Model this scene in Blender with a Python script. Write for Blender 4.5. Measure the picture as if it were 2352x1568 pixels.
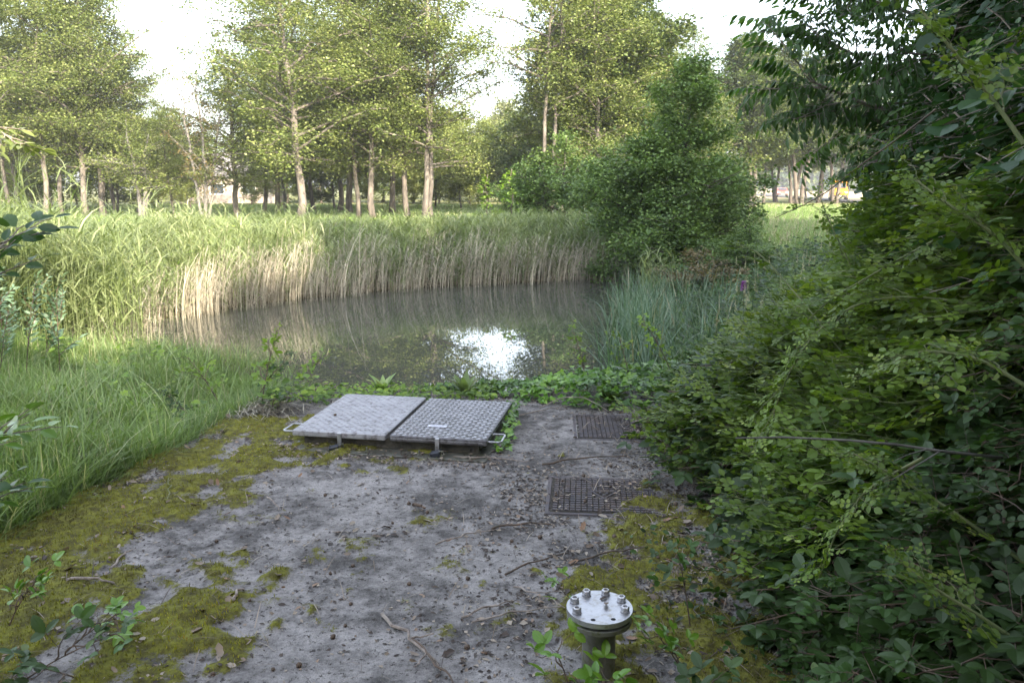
import bpy, math
import numpy as np
from math import radians as R, sin, cos, pi

for o in list(bpy.data.objects):
    bpy.data.objects.remove(o)
SC = bpy.context.scene
COL = SC.collection

# ---------------------------------------------------------------- camera
PITCH = R(10.95)
EYE = 1.65
cd = bpy.data.cameras.new('camera'); cam = bpy.data.objects.new('camera', cd); COL.objects.link(cam)
cd.lens = 28.0; cd.sensor_width = 36.0; cd.clip_start = 0.05; cd.clip_end = 3000
cam.location = (0, 0, EYE); cam.rotation_euler = (pi/2 - PITCH, 0, 0)
cd.dof.use_dof = True; cd.dof.focus_distance = 3.6; cd.dof.aperture_fstop = 8.0
SC.camera = cam

# ---------------------------------------------------------------- sky, sun, exposure
SUN_EL = R(25); SUN_AZ = R(152)          # compass angle measured from +Y towards +X: behind the camera, to the right
w = bpy.data.worlds.new("World"); SC.world = w; w.use_nodes = True
nt = w.node_tree; nt.nodes.clear()
sky = nt.nodes.new('ShaderNodeTexSky'); sky.sky_type = 'NISHITA'; sky.sun_disc = False
sky.sun_elevation = SUN_EL; sky.sun_rotation = SUN_AZ; sky.dust_density = 2.5; sky.air_density = 1.0; sky.ozone_density = 1.0
bg = nt.nodes.new('ShaderNodeBackground'); bg.inputs[1].default_value = 0.15
wo = nt.nodes.new('ShaderNodeOutputWorld')
hs_ = nt.nodes.new('ShaderNodeHueSaturation'); hs_.inputs['Saturation'].default_value = .5
nt.links.new(sky.outputs[0], hs_.inputs['Color']); nt.links.new(hs_.outputs[0], bg.inputs[0]); nt.links.new(bg.outputs[0], wo.inputs[0])
sd = bpy.data.lights.new('sun', 'SUN'); sun = bpy.data.objects.new('sun', sd); COL.objects.link(sun)
sd.energy = 3.4; sd.angle = R(0.53); sd.color = (1.0, 0.86, 0.66)
sun.rotation_euler = (pi/2 - SUN_EL, 0, pi - SUN_AZ)   # the lamp shines from azimuth SUN_AZ
sun.location = (10, -20, 30)
SC.view_settings.view_transform = 'Standard'; SC.view_settings.look = 'None'
SC.view_settings.exposure = 2.48; SC.view_settings.gamma = 1.0; SC.view_settings.use_curve_mapping = False
SC.cycles.use_denoising = True
SC.cycles.max_bounces = 7; SC.cycles.diffuse_bounces = 4; SC.cycles.glossy_bounces = 3; SC.cycles.transmission_bounces = 5
SC.cycles.sample_clamp_indirect = 6.0

# ---------------------------------------------------------------- camera geometry used only to measure the photograph
KD = 1024/2352.0; FPX = 28/36*1024
def ray(dx, dy):
    px = (dx*KD - 512)/FPX; py = (341 - dy*KD)/FPX
    return px, cos(PITCH) + sin(PITCH)*py, -sin(PITCH) + cos(PITCH)*py
def gp(dx, dy, z=0.0):
    a, b, c = ray(dx, dy); t = (z - EYE)/c
    return a*t, b*t
def atY(dx, dy, Y):
    a, b, c = ray(dx, dy); t = Y/b
    return a*t, Y, EYE + c*t

# ---------------------------------------------------------------- noise
def _hash(ix, iy, seed):
    h = (ix.astype(np.int64)*374761393 + iy.astype(np.int64)*668265263 + seed*974634777) & 0xffffffff
    h = ((h ^ (h >> 13))*1274126177) & 0xffffffff
    return ((h ^ (h >> 16)) & 0xffff)/65535.0
def vnoise(x, y, seed=0):
    x = np.asarray(x, float); y = np.asarray(y, float)
    ix = np.floor(x); iy = np.floor(y); fx = x-ix; fy = y-iy
    fx = fx*fx*(3-2*fx); fy = fy*fy*(3-2*fy)
    a = _hash(ix, iy, seed); b = _hash(ix+1, iy, seed); c = _hash(ix, iy+1, seed); d = _hash(ix+1, iy+1, seed)
    return (a*(1-fx)+b*fx)*(1-fy) + (c*(1-fx)+d*fx)*fy
def fbm(x, y, seed=0, octs=4):
    s = 0; a = 0.5; t = 0
    for i in range(octs):
        s = s + a*vnoise(x*2**i+i*7.3, y*2**i-i*3.1, seed+i); t += a; a *= 0.5
    return s/t
def sstep(a, b, x):
    t = np.clip((x-a)/(b-a), 0, 1); return t*t*(3-2*t)

# ---------------------------------------------------------------- mesh accumulator
class M:
    def __init__(s):
        s.v = []; s.l = []; s.t = []; s.r = []; s.m = []; s.n = 0
    def add(s, v, loops, totals, rnd=0.5, mat=0):
        v = np.asarray(v, np.float32).reshape(-1, 3)
        s.v.append(v); s.l.append(np.asarray(loops, np.int64).ravel() + s.n)
        totals = np.asarray(totals, np.int32).ravel(); s.t.append(totals)
        s.r.append(np.broadcast_to(np.asarray(rnd, np.float32), (len(v),)))
        s.m.append(np.broadcast_to(np.asarray(mat, np.int32), (len(totals),)))
        s.n += len(v)
    def cat(s):
        return (np.concatenate(s.v), np.concatenate(s.l), np.concatenate(s.t), np.concatenate(s.r), np.concatenate(s.m))
    def mesh(s, name, mats, smooth=False, extra=None):
        v, l, t, r, m = s.cat()
        me = bpy.data.meshes.new(name)
        me.vertices.add(len(v)); me.vertices.foreach_set('co', v.ravel())
        me.loops.add(len(l)); me.loops.foreach_set('vertex_index', l.astype(np.int32))
        me.polygons.add(len(t)); st = np.concatenate([[0], np.cumsum(t)[:-1]]).astype(np.int32)
        me.polygons.foreach_set('loop_start', st)
        for mt in (mats if isinstance(mats, (list, tuple)) else [mats]): me.materials.append(mt)
        me.polygons.foreach_set('material_index', m.astype(np.int32))
        me.polygons.foreach_set('use_smooth', np.full(len(t), smooth))
        a = me.attributes.new('rnd', 'FLOAT', 'POINT'); a.data.foreach_set('value', r.astype(np.float32))
        if extra:
            for k, arr in extra.items():
                a = me.attributes.new(k, 'FLOAT', 'POINT'); a.data.foreach_set('value', np.asarray(arr, np.float32))
        me.update(calc_edges=True); me.validate()
        return me
    def obj(s, name, mats, parent=None, smooth=False, extra=None, loc=None):
        o = bpy.data.objects.new(name, s.mesh(name, mats, smooth, extra)); COL.objects.link(o)
        if parent: o.parent = parent
        if loc is not None: o.location = loc
        return o
    # simple solids ------------------------------------------------
    def box(s, c, d, rot=0.0, rnd=0.5, mat=0, bev=0.0, R3=None):
        x, y, z = np.array(d)/2.0
        if bev <= 0:
            v = np.array([(-x,-y,-z),(x,-y,-z),(x,y,-z),(-x,y,-z),(-x,-y,z),(x,-y,z),(x,y,z),(-x,y,z)])
            f = [(0,3,2,1),(4,5,6,7),(0,1,5,4),(1,2,6,5),(2,3,7,6),(3,0,4,7)]
            L = sum(f, ()); T = [4]*6
        else:
            b = min(bev, x*.9, y*.9, z*.9); vs = []
            for zz, q in ((-z, b), (-z+b, 0), (z-b, 0), (z, b)):
                X, Y = x-q, y-q
                vs += [(-X+b, -Y, zz), (X-b, -Y, zz), (X, -Y+b, zz), (X, Y-b, zz), (X-b, Y, zz), (-X+b, Y, zz), (-X, Y-b, zz), (-X, -Y+b, zz)]
            v = np.array(vs); L = []; T = []
            for k in range(3):
                for i in range(8):
                    j = (i+1) % 8; L += [k*8+i, k*8+j, k*8+8+j, k*8+8+i]; T.append(4)
            L += list(range(24, 32)); T.append(8); L += list(range(7, -1, -1)); T.append(8)
        if R3 is not None: v = v @ np.array(R3).T
        if rot:
            c_, s_ = cos(rot), sin(rot); v = v @ np.array([[c_, s_, 0], [-s_, c_, 0], [0, 0, 1]])
        s.add(v + np.array(c), L, T, rnd, mat)
    def tube(s, pts, rad, sides=6, rnd=0.5, mat=0, cap=True):
        p = np.asarray(pts, float); k = len(p); rad = np.broadcast_to(np.asarray(rad, float), (k,))
        d = np.gradient(p, axis=0); d /= np.linalg.norm(d, axis=1)[:, None] + 1e-9
        up = np.array([0, 0, 1.0]) if abs(d[:, 2]).mean() < .9 else np.array([1.0, 0, 0])
        x = np.cross(d, up); x /= np.linalg.norm(x, axis=1)[:, None] + 1e-9; y = np.cross(x, d)
        a = np.arange(sides)*2*pi/sides
        v = p[:, None] + rad[:, None, None]*(np.cos(a)[None, :, None]*x[:, None] + np.sin(a)[None, :, None]*y[:, None])
        i = np.arange(sides); j = (i+1) % sides; L = []
        for q in range(k-1):
            L.append(np.stack([q*sides+i, q*sides+j, (q+1)*sides+j, (q+1)*sides+i], 1)[:, ::-1])
        L = np.concatenate(L).ravel(); T = [4]*(sides*(k-1))
        if cap:
            L = np.concatenate([L, (k-1)*sides+i[::-1], i]); T = T + [sides, sides]
        s.add(v.reshape(-1, 3), L, T, rnd, mat)
    def lathe(s, prof, sides=40, c=(0, 0, 0), rnd=0.5, mat=0):
        p = np.array(prof, float); a = np.arange(sides)*2*pi/sides; k = len(p)
        v = np.stack([p[:, 0][:, None]*np.cos(a), p[:, 0][:, None]*np.sin(a), np.repeat(p[:, 1][:, None], sides, 1)], 2).reshape(-1, 3) + np.array(c)
        i = np.arange(sides); j = (i+1) % sides
        L = np.concatenate([np.stack([q*sides+i, q*sides+j, (q+1)*sides+j, (q+1)*sides+i], 1) for q in range(k-1)]).ravel()
        s.add(v, L, [4]*(sides*(k-1)), rnd, mat)
    def scatter(s, T, pos, X, Y, Z, sc, rnd=None, mix=0.5):
        """real copies of template T (v, loops, totals, rnd, mat) written into this mesh"""
        v, l, t, r, m = T; n = len(pos)
        if n == 0: return
        sc = np.broadcast_to(np.asarray(sc, float), (n,))
        V = pos[:, None] + sc[:, None, None]*(v[None, :, 0:1]*X[:, None] + v[None, :, 1:2]*Y[:, None] + v[None, :, 2:3]*Z[:, None])
        L = (l[None, :] + (np.arange(n)*len(v))[:, None]).ravel()
        rr = np.repeat(r[None, :], n, 0)
        if rnd is not None: rr = rr*mix + np.asarray(rnd)[:, None]*(1-mix)
        s.add(V.reshape(-1, 3), L, np.tile(t, n), rr.ravel(), np.tile(m, n))
    def blades(s, pos, h, w, az, bend, K=4, rnd=0.5, mat=0, face=None, tip=0.08, droop=0.35, start=None):
        """n tapering ribbons of K stations, leaning towards az"""
        n = len(pos); t = np.linspace(0, 1, K)[None, :]
        h = np.broadcast_to(h, (n,))[:, None]; w = np.broadcast_to(w, (n,))[:, None]; bend = np.broadcast_to(bend, (n,))[:, None]
        lean = 0 if start is None else np.broadcast_to(start, (n,))[:, None]
        off = h*(lean*t + bend*t**2); z = h*(t - droop*bend*t**2.2)
        ca, sa = np.cos(az)[:, None], np.sin(az)[:, None]
        cx = pos[:, 0:1] + off*ca; cy = pos[:, 1:2] + off*sa; cz = pos[:, 2:3] + z
        if face is None: face = az + pi/2
        fa, fb = np.cos(face)[:, None], np.sin(face)[:, None]
        ww = w*0.5*np.maximum(np.minimum(1, .55+t*2.2)*(1-t**2.2), tip)
        V = np.stack([np.stack([cx-fa*ww, cy-fb*ww, cz], 2), np.stack([cx+fa*ww, cy+fb*ww, cz], 2)], 2)  # n,K,2,3
        base = (np.arange(n)*K*2)[:, None]
        q = np.arange(K-1)[None, :]*2
        L = np.stack([base+q, base+q+1, base+q+3, base+q+2], 2).ravel()
        r = np.repeat(np.broadcast_to(rnd, (n,)), K*2)
        s.add(V.reshape(-1, 3), L, np.full(n*(K-1), 4), r, mat)

def frames(d, up):
    """columns for leaves that grow along d with their faces towards up"""
    y = d/(np.linalg.norm(d, axis=1)[:, None]+1e-9); x = np.cross(y, up); x /= np.linalg.norm(x, axis=1)[:, None]+1e-9
    return x, y, np.cross(x, y)

def leaf_T(wid=0.5, st=(.0, .25, .55, .8, 1.), ws=(0, .85, 1., .6, 0), fold=0.18, curl=-0.15, rnd=0.5, stalk=0.0):
    """an oval folded leaf of length 1 along +Y"""
    k = len(st); mid = []; lf = []; rt = []
    for t, q in zip(st, ws):
        z = curl*t*t; mid.append((0, stalk+t, z))
        if q > 0:
            lf.append((-wid/2*q, stalk+t+.02, z+fold*wid/2*q)); rt.append((wid/2*q, stalk+t+.02, z+fold*wid/2*q))
    v = np.array(mid+lf+rt); nl = len(lf); a = k; b = k+nl
    L = []; T = []
    L += [0, 1, a]; T.append(3); L += [0, b, 1]; T.append(3)
    for i in range(nl-1):
        L += [i+1, i+2, a+i+1, a+i]; T.append(4); L += [i+1, b+i, b+i+1, i+2]; T.append(4)
    L += [k-2, k-1, a+nl-1]; T.append(3); L += [k-2, b+nl-1, k-1]; T.append(3)
    return (v.astype(np.float32), np.array(L), np.array(T), np.full(len(v), rnd, np.float32), np.zeros(len(T), np.int32))
LEAF = leaf_T(0.55)
LEAF_ROUND = leaf_T(0.8, ws=(0, .9, 1., .75, 0), curl=-.1)
LEAF_LONG = leaf_T(0.36, st=(0, .2, .45, .75, 1), ws=(0, .8, 1, .55, 0), curl=-.3)
LEAF_SERR = leaf_T(0.62, st=(0, .12, .22, .3, .42, .5, .62, .7, .8, .88, 1), ws=(0, .62, .7, .92, .84, 1, .84, .86, .58, .5, 0), fold=.2, curl=-.22)
RHOMB = (np.array([(0, 0, 0), (.42, .45, .09), (0, 1, -.08), (-.42, .5, .09)], np.float32), np.array([0, 1, 2, 0, 2, 3]), np.array([3, 3]), np.full(4, .5, np.float32), np.zeros(2, np.int32))
HEXL = (np.array([(0, 0, 0), (.3, .2, .06), (.42, .6, .07), (0, 1, -.1), (-.42, .6, .07), (-.3, .2, .06)], np.float32), np.array([0, 1, 2, 3, 0, 3, 4, 5]), np.array([4, 4]), np.full(6, .5, np.float32), np.zeros(2, np.int32))

# ---------------------------------------------------------------- naming
def tag(o, label=None, cat=None, group=None, kind=None):
    if label: o['label'] = label
    if cat: o['category'] = cat
    if group: o['group'] = group
    if kind: o['kind'] = kind
    return o
def thing(name, label, cat, loc=(0, 0, 0), rot=(0, 0, 0), group=None):
    o = bpy.data.objects.new(name, None); COL.objects.link(o); o.location = loc; o.rotation_euler = rot
    o.empty_display_size = 0.1
    return tag(o, label, cat, group)
def copy_tree(o, parent=None):
    c = o.copy(); COL.objects.link(c); c.parent = parent
    for ch in list(o.children): copy_tree(ch, c)
    return c

# ---------------------------------------------------------------- materials
def newmat(name):
    m = bpy.data.materials.new(name); m.use_nodes = True; n = m.node_tree; n.nodes.clear()
    return m, n
def N(n, t, **kw):
    x = n.nodes.new(t)
    for k, v in kw.items(): setattr(x, k, v)
    return x
def ramp(n, stops):
    r = N(n, 'ShaderNodeValToRGB'); e = r.color_ramp.elements
    while len(e) < len(stops): e.new(0.5)
    for i, (p, c) in enumerate(stops): e[i].position = p; e[i].color = (*c, 1) if len(c) == 3 else c
    return r
def leafmat(name, stops, transl=0.35, rough=0.45, spec=0.5, tint=(1.25, 1.3, .55)):
    m, n = newmat(name)
    at = N(n, 'ShaderNodeAttribute', attribute_name='rnd'); r = ramp(n, stops)
    n.links.new(at.outputs['Fac'], r.inputs[0])
    g = N(n, 'ShaderNodeNewGeometry'); ns = N(n, 'ShaderNodeTexNoise'); ns.inputs['Scale'].default_value = 1.3; ns.inputs['Detail'].default_value = 2
    n.links.new(g.outputs['Position'], ns.inputs['Vector'])
    mr = N(n, 'ShaderNodeMapRange'); mr.inputs[1].default_value = .3; mr.inputs[2].default_value = .7; mr.inputs[3].default_value = .75; mr.inputs[4].default_value = 1.3
    n.links.new(ns.outputs[0], mr.inputs[0])
    mul = N(n, 'ShaderNodeVectorMath', operation='SCALE'); n.links.new(r.outputs[0], mul.inputs[0]); n.links.new(mr.outputs[0], mul.inputs['Scale'])
    p = N(n, 'ShaderNodeBsdfPrincipled'); p.inputs['Roughness'].default_value = rough; p.inputs['Specular IOR Level'].default_value = spec
    n.links.new(mul.outputs[0], p.inputs['Base Color'])
    t = N(n, 'ShaderNodeBsdfTranslucent'); m2 = N(n, 'ShaderNodeVectorMath', operation='MULTIPLY'); m2.inputs[1].default_value = tint
    n.links.new(mul.outputs[0], m2.inputs[0]); n.links.new(m2.outputs[0], t.inputs[0])
    mx = N(n, 'ShaderNodeMixShader'); mx.inputs[0].default_value = transl
    n.links.new(p.outputs[0], mx.inputs[1]); n.links.new(t.outputs[0], mx.inputs[2])
    o = N(n, 'ShaderNodeOutputMaterial'); n.links.new(mx.outputs[0], o.inputs[0])
    return m
def solid(name, c1, c2=None, scale=8.0, rough=0.7, metal=0.0, bump=0.0, detail=5, lo=.35, hi=.65, bscale=None, spec=.5, stretch=None):
    m, n = newmat(name); p = N(n, 'ShaderNodeBsdfPrincipled'); p.inputs['Roughness'].default_value = rough; p.inputs['Metallic'].default_value = metal
    p.inputs['Specular IOR Level'].default_value = spec
    tc = N(n, 'ShaderNodeTexCoord'); ns = N(n, 'ShaderNodeTexNoise'); ns.inputs['Scale'].default_value = scale; ns.inputs['Detail'].default_value = detail; ns.inputs['Roughness'].default_value = .65
    if stretch:
        mp = N(n, 'ShaderNodeMapping'); mp.inputs['Scale'].default_value = stretch; n.links.new(tc.outputs['Object'], mp.inputs[0]); n.links.new(mp.outputs[0], ns.inputs['Vector'])
    else: n.links.new(tc.outputs['Object'], ns.inputs['Vector'])
    r = ramp(n, [(lo, c1), (hi, c2 or c1)]); n.links.new(ns.outputs[0], r.inputs[0]); n.links.new(r.outputs[0], p.inputs['Base Color'])
    if bump:
        nb = N(n, 'ShaderNodeTexNoise'); nb.inputs['Scale'].default_value = bscale or scale*4; nb.inputs['Detail'].default_value = 6
        n.links.new(tc.outputs['Object'], nb.inputs['Vector'])
        b = N(n, 'ShaderNodeBump'); b.inputs['Strength'].default_value = bump; b.inputs['Distance'].default_value = .02
        n.links.new(nb.outputs[0], b.inputs['Height']); n.links.new(b.outputs[0], p.inputs['Normal'])
    o = N(n, 'ShaderNodeOutputMaterial'); n.links.new(p.outputs[0], o.inputs[0])
    return m

MT = {}
MT['alder'] = leafmat('alder_leaf', [(0, (.045, .07, .02)), (.5, (.125, .165, .042)), (1, (.28, .30, .115))], .3)
MT['alder_cool'] = leafmat('young_alder_leaf', [(0, (.045, .085, .025)), (.5, (.11, .18, .05)), (1, (.20, .29, .075))], .3)
MT['wood'] = leafmat('wood_leaf', [(0, (.05, .075, .02)), (.5, (.10, .14, .035)), (1, (.2, .22, .07))], .35)
MT['willow'] = leafmat('willow_leaf', [(0, (.10, .13, .05)), (.5, (.18, .20, .09)), (1, (.28, .29, .16))], .25)
MT['oldtree'] = leafmat('oak_leaf', [(0, (.025, .045, .012)), (.5, (.06, .09, .02)), (1, (.12, .14, .04))], .3)
MT['sunlit_bush'] = leafmat('sunlit_bush_leaf', [(0, (.11, .14, .03)), (.5, (.21, .25, .065)), (1, (.32, .34, .11))], .3)  # light green leaf, lightened further to stand in for sunlight on the bushes
MT['rusty'] = leafmat('rusty_leaf', [(0, (.09, .06, .03)), (.5, (.15, .12, .045)), (1, (.22, .17, .07))], .2)
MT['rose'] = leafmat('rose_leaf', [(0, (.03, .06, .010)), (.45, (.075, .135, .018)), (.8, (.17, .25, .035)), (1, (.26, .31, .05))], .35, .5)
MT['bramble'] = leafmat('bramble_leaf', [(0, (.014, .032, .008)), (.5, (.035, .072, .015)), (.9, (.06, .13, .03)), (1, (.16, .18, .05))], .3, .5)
MT['hazel'] = leafmat('shaded_broad_leaf', [(0, (.012, .04, .014)), (.5, (.03, .08, .022)), (1, (.08, .15, .03))], .35, .42)  # leaf colour darkened to stand in for the deep shade of the thicket
MT['ash'] = leafmat('ash_leaf', [(0, (.035, .075, .02)), (.5, (.06, .13, .03)), (1, (.11, .2, .05))], .5, .42)
MT['ivy'] = leafmat('ivy_leaf', [(0, (.035, .09, .01)), (.5, (.09, .20, .022)), (1, (.18, .31, .04))], .25, .35)
MT['grass'] = leafmat('grass_blade', [(0, (.09, .145, .04)), (.5, (.18, .265, .085)), (.85, (.28, .37, .16)), (1, (.46, .43, .29))], .35, .5)
MT['reed'] = leafmat('reed_leaf', [(0, (.10, .14, .05)), (.5, (.20, .25, .11)), (.85, (.30, .34, .18)), (1, (.44, .42, .27))], .35, .5)
MT['nettle'] = leafmat('bright_weed_leaf', [(0, (.06, .12, .015)), (.5, (.14, .24, .03)), (1, (.24, .34, .05))], .35, .55)
MT['cattail'] = leafmat('cattail_leaf', [(0, (.05, .10, .05)), (.5, (.10, .17, .095)), (.9, (.17, .25, .16)), (1, (.35, .3, .2))], .25, .42)
MT['straw'] = leafmat('dead_reed', [(0, (.18, .155, .11)), (.5, (.34, .31, .24)), (1, (.56, .53, .44))], .15, .7, tint=(1.1, 1, .8))
MT['seedhead'] = leafmat('seed_head', [(0, (.22, .19, .13)), (.5, (.33, .32, .2)), (1, (.45, .44, .3))], .2, .7)
MT['moss'] = leafmat('moss_tuft', [(0, (.06, .055, .015)), (.3, (.12, .105, .025)), (.6, (.18, .185, .022)), (.9, (.27, .27, .03)), (1, (.22, .15, .04))], .25, .8, .2)
MT['deadleaf'] = leafmat('dead_leaf', [(0, (.03, .022, .018)), (.3, (.07, .05, .038)), (.5, (.19, .14, .10)), (.85, (.36, .31, .25)), (1, (.25, .15, .09))], .1, .7, tint=(1.1, 1, .8))
MT['purple'] = leafmat('purple_petal', [(0, (.35, .08, .45)), (1, (.55, .2, .62))], .3)
MT['pinkish'] = leafmat('pale_petal', [(0, (.6, .45, .45)), (1, (.8, .7, .66))], .3)
MT['twig'] = solid('twig_bark', (.15, .12, .10), (.34, .29, .25), 30, .85)
MT['cane'] = solid('green_cane', (.07, .10, .03), (.15, .16, .06), 12, .6)
MT['darkcane'] = solid('dark_cane', (.05, .04, .03), (.14, .09, .06), 12, .7)
MT['bark'] = solid('alder_bark', (.05, .044, .038), (.19, .165, .14), 3.5, .9, bump=.8, bscale=14, stretch=(1, 1, .35))
MT['bark_dark'] = solid('dark_bark', (.045, .036, .03), (.13, .11, .09), 4, .9, bump=.8, bscale=14, stretch=(1, 1, .35))
MT['bark_grey'] = solid('grey_bark', (.09, .083, .075), (.19, .178, .16), 5, .9, bump=.5, bscale=18)

# ================================================================ POND AND TERRAIN
WZ = -0.72
pond_px = [(190, 788), (205, 765), (400, 728), (520, 708), (640, 692), (760, 680), (830, 672), (1000, 657), (1180, 650), (1340, 642), (1480, 650),
           (1530, 700), (1560, 770), (1560, 850), (1540, 910)]
POND = [gp(a, b, WZ) for a, b in pond_px] + [(2.0, 7.4), (1.0, 6.72), (-1.5, 6.75), (-2.2, 7.5), gp(640, 862, WZ), gp(500, 822, WZ), gp(330, 806, WZ)]
PA = np.array(POND)
def pond_sd(x, y):
    """distance to the waterline, negative on the water"""
    x = np.asarray(x, float); y = np.asarray(y, float)
    d = np.full(x.shape, 1e9); ins = np.zeros(x.shape, bool)
    n = len(PA)
    for i in range(n):
        ax, ay = PA[i]; bx, by = PA[(i+1) % n]; ex, ey = bx-ax, by-ay
        t = np.clip(((x-ax)*ex+(y-ay)*ey)/(ex*ex+ey*ey), 0, 1)
        d = np.minimum(d, np.hypot(x-ax-t*ex, y-ay-t*ey))
        c = ((ay > y) != (by > y)) & (x < (bx-ax)*(y-ay)/(by-ay+1e-12)+ax); ins ^= c
    return np.where(ins, -d, d)
# concrete slab outline
SL_BACK = 6.38
def slab_left(y):        # left edge of the concrete at distance y
    return np.interp(y, [1.0, 2.6, 3.3, 4.2, 5.1, 5.9, 6.6], [-3.2, -2.75, -2.5, -2.33, -2.12, -2.04, -1.9])
def in_slab(x, y, pad=0.0):
    return (x > slab_left(y)-pad) & (x < 1.75+pad) & (y > 0.6-pad) & (y < SL_BACK+pad)
def ground_z(x, y):
    x = np.asarray(x, float); y = np.asarray(y, float)
    d = pond_sd(x, y)
    wid = np.where(y < 9.5, 1.6, 3.6) + np.where((x < -4) & (y < 13), 1.5, 0) + 1.3*sstep(-1.8, -2.6, x)*(y < 9.5)
    z = WZ - 0.02 + 0.72*sstep(-0.15, 1, d/wid)
    z = np.where(d < 0, WZ - 0.05 - np.minimum(-d, 1.5)*0.35, z)
    z = z + (fbm(x*.5, y*.5, 5)-.5)*0.16*sstep(0.3, 3, d)*sstep(7, 9, np.hypot(x, y)) + (fbm(x*2.5, y*2.5, 8)-.5)*.05*sstep(.2, 1, d)
    # under and round the slab the ground stays level and just below it
    k = sstep(0.55, 0.0, np.maximum(np.maximum(slab_left(y)-x, x-1.75), np.maximum((y-SL_BACK)*3.2, .6-y)))
    return z*(1-k) + k*(-0.06)

def make_ground():
    n = 420
    u = np.linspace(-1, 1, n)
    def warp(u, c, far): return c + np.sinh(u*6.2)/np.sinh(6.2)*far
    X, Y = np.meshgrid(warp(u, -1.5, 900), warp(u, 9, 1100))
    Z = ground_z(X.ravel(), Y.ravel())
    v = np.stack([X.ravel(), Y.ravel(), Z], 1)
    i = np.arange(n-1); a = (i[:, None]*n + i[None, :]).ravel()
    L = np.stack([a, a+1, a+n+1, a+n], 1).ravel()
    g = M(); g.add(v, L, np.full(len(a), 4))
    m, t = newmat('meadow_ground')
    geo = N(t, 'ShaderNodeNewGeometry')
    def noise(sc, det=5):
        x = N(t, 'ShaderNodeTexNoise'); x.inputs['Scale'].default_value = sc; x.inputs['Detail'].default_value = det; t.links.new(geo.outputs['Position'], x.inputs['Vector']); return x
    n1, n2 = noise(.25), noise(9, 8)
    r1 = ramp(t, [(.3, (.11, .14, .04)), (.5, (.19, .20, .075)), (.7, (.30, .27, .13))]); t.links.new(n1.outputs[0], r1.inputs[0])
    r2 = ramp(t, [(.35, (.5, .5, .5)), (.65, (1.25, 1.25, 1.25))]); t.links.new(n2.outputs[0], r2.inputs[0])
    mu = N(t, 'ShaderNodeMix', data_type='RGBA', blend_type='MULTIPLY'); mu.inputs[0].default_value = 1
    t.links.new(r1.outputs[0], mu.inputs[6]); t.links.new(r2.outputs[0], mu.inputs[7])
    # bare earth and litter near the slab and the banks
    at = N(t, 'ShaderNodeAttribute', attribute_name='soil'); mx = N(t, 'ShaderNodeMix', data_type='RGBA')
    r3 = ramp(t, [(.3, (.035, .028, .02)), (.5, (.07, .055, .035)), (.7, (.13, .10, .07))]); t.links.new(n2.outputs[0], r3.inputs[0])
    t.links.new(at.outputs['Fac'], mx.inputs[0]); t.links.new(mu.outputs[2], mx.inputs[6]); t.links.new(r3.outputs[0], mx.inputs[7])
    # mown stubble field beyond the road
    at2 = N(t, 'ShaderNodeAttribute', attribute_name='field'); mx2 = N(t, 'ShaderNodeMix', data_type='RGBA'); mx2.inputs[7].default_value = (.36, .30, .19, 1)
    t.links.new(at2.outputs['Fac'], mx2.inputs[0]); t.links.new(mx.outputs[2], mx2.inputs[6])
    p = N(t, 'ShaderNodeBsdfPrincipled'); p.inputs['Roughness'].default_value = .95; p.inputs['Specular IOR Level'].default_value = .1
    t.links.new(mx2.outputs[2], p.inputs['Base Color'])
    b = N(t, 'ShaderNodeBump'); b.inputs['Strength'].default_value = .7; b.inputs['Distance'].default_value = .04; t.links.new(n2.outputs[0], b.inputs['Height']); t.links.new(b.outputs[0], p.inputs['Normal'])
    o = N(t, 'ShaderNodeOutputMaterial'); t.links.new(p.outputs[0], o.inputs[0])
    x, y = v[:, 0], v[:, 1]; d = pond_sd(x, y)
    soil = np.clip(np.maximum(sstep(4, 1.0, d)*.9, sstep(9, 6, np.hypot(x-1, y-3))), 0, 1)
    field = sstep(110, 135, y)*sstep(20, 40, x)
    o = g.obj('ground', m, smooth=True, extra={'soil': soil, 'field': field})
    tag(o, 'rough grassy ground round the pond reaching out to the fields', 'ground', kind='structure')
make_ground()

# water --------------------------------------------------------
m, t = newmat('pond_water')
p = N(t, 'ShaderNodeBsdfPrincipled'); p.inputs['Base Color'].default_value = (.062, .066, .055, 1); p.inputs['Roughness'].default_value = .012; p.inputs['IOR'].default_value = 1.5
p.inputs['Specular IOR Level'].default_value = .75
g_ = N(t, 'ShaderNodeNewGeometry'); mp = N(t, 'ShaderNodeMapping'); mp.inputs['Scale'].default_value = (1, .6, 1)
ns = N(t, 'ShaderNodeTexNoise'); ns.inputs['Scale'].default_value = 1.1; ns.inputs['Detail'].default_value = 3
t.links.new(g_.outputs['Position'], mp.inputs[0]); t.links.new(mp.outputs[0], ns.inputs['Vector'])
b = N(t, 'ShaderNodeBump'); b.inputs['Strength'].default_value = .01; b.inputs['Distance'].default_value = .02; t.links.new(ns.outputs[0], b.inputs['Height']); t.links.new(b.outputs[0], p.inputs['Normal'])
o_ = N(t, 'ShaderNodeOutputMaterial'); t.links.new(p.outputs[0], o_.inputs[0])
wm = M(); wm.add([(-14, 6, WZ), (9, 6, WZ), (9, 26, WZ), (-14, 26, WZ)], [0, 1, 2, 3], [4])
tag(wm.obj('water', m), 'still murky pond water reflecting trees and sky', 'pond', kind='structure')

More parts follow.
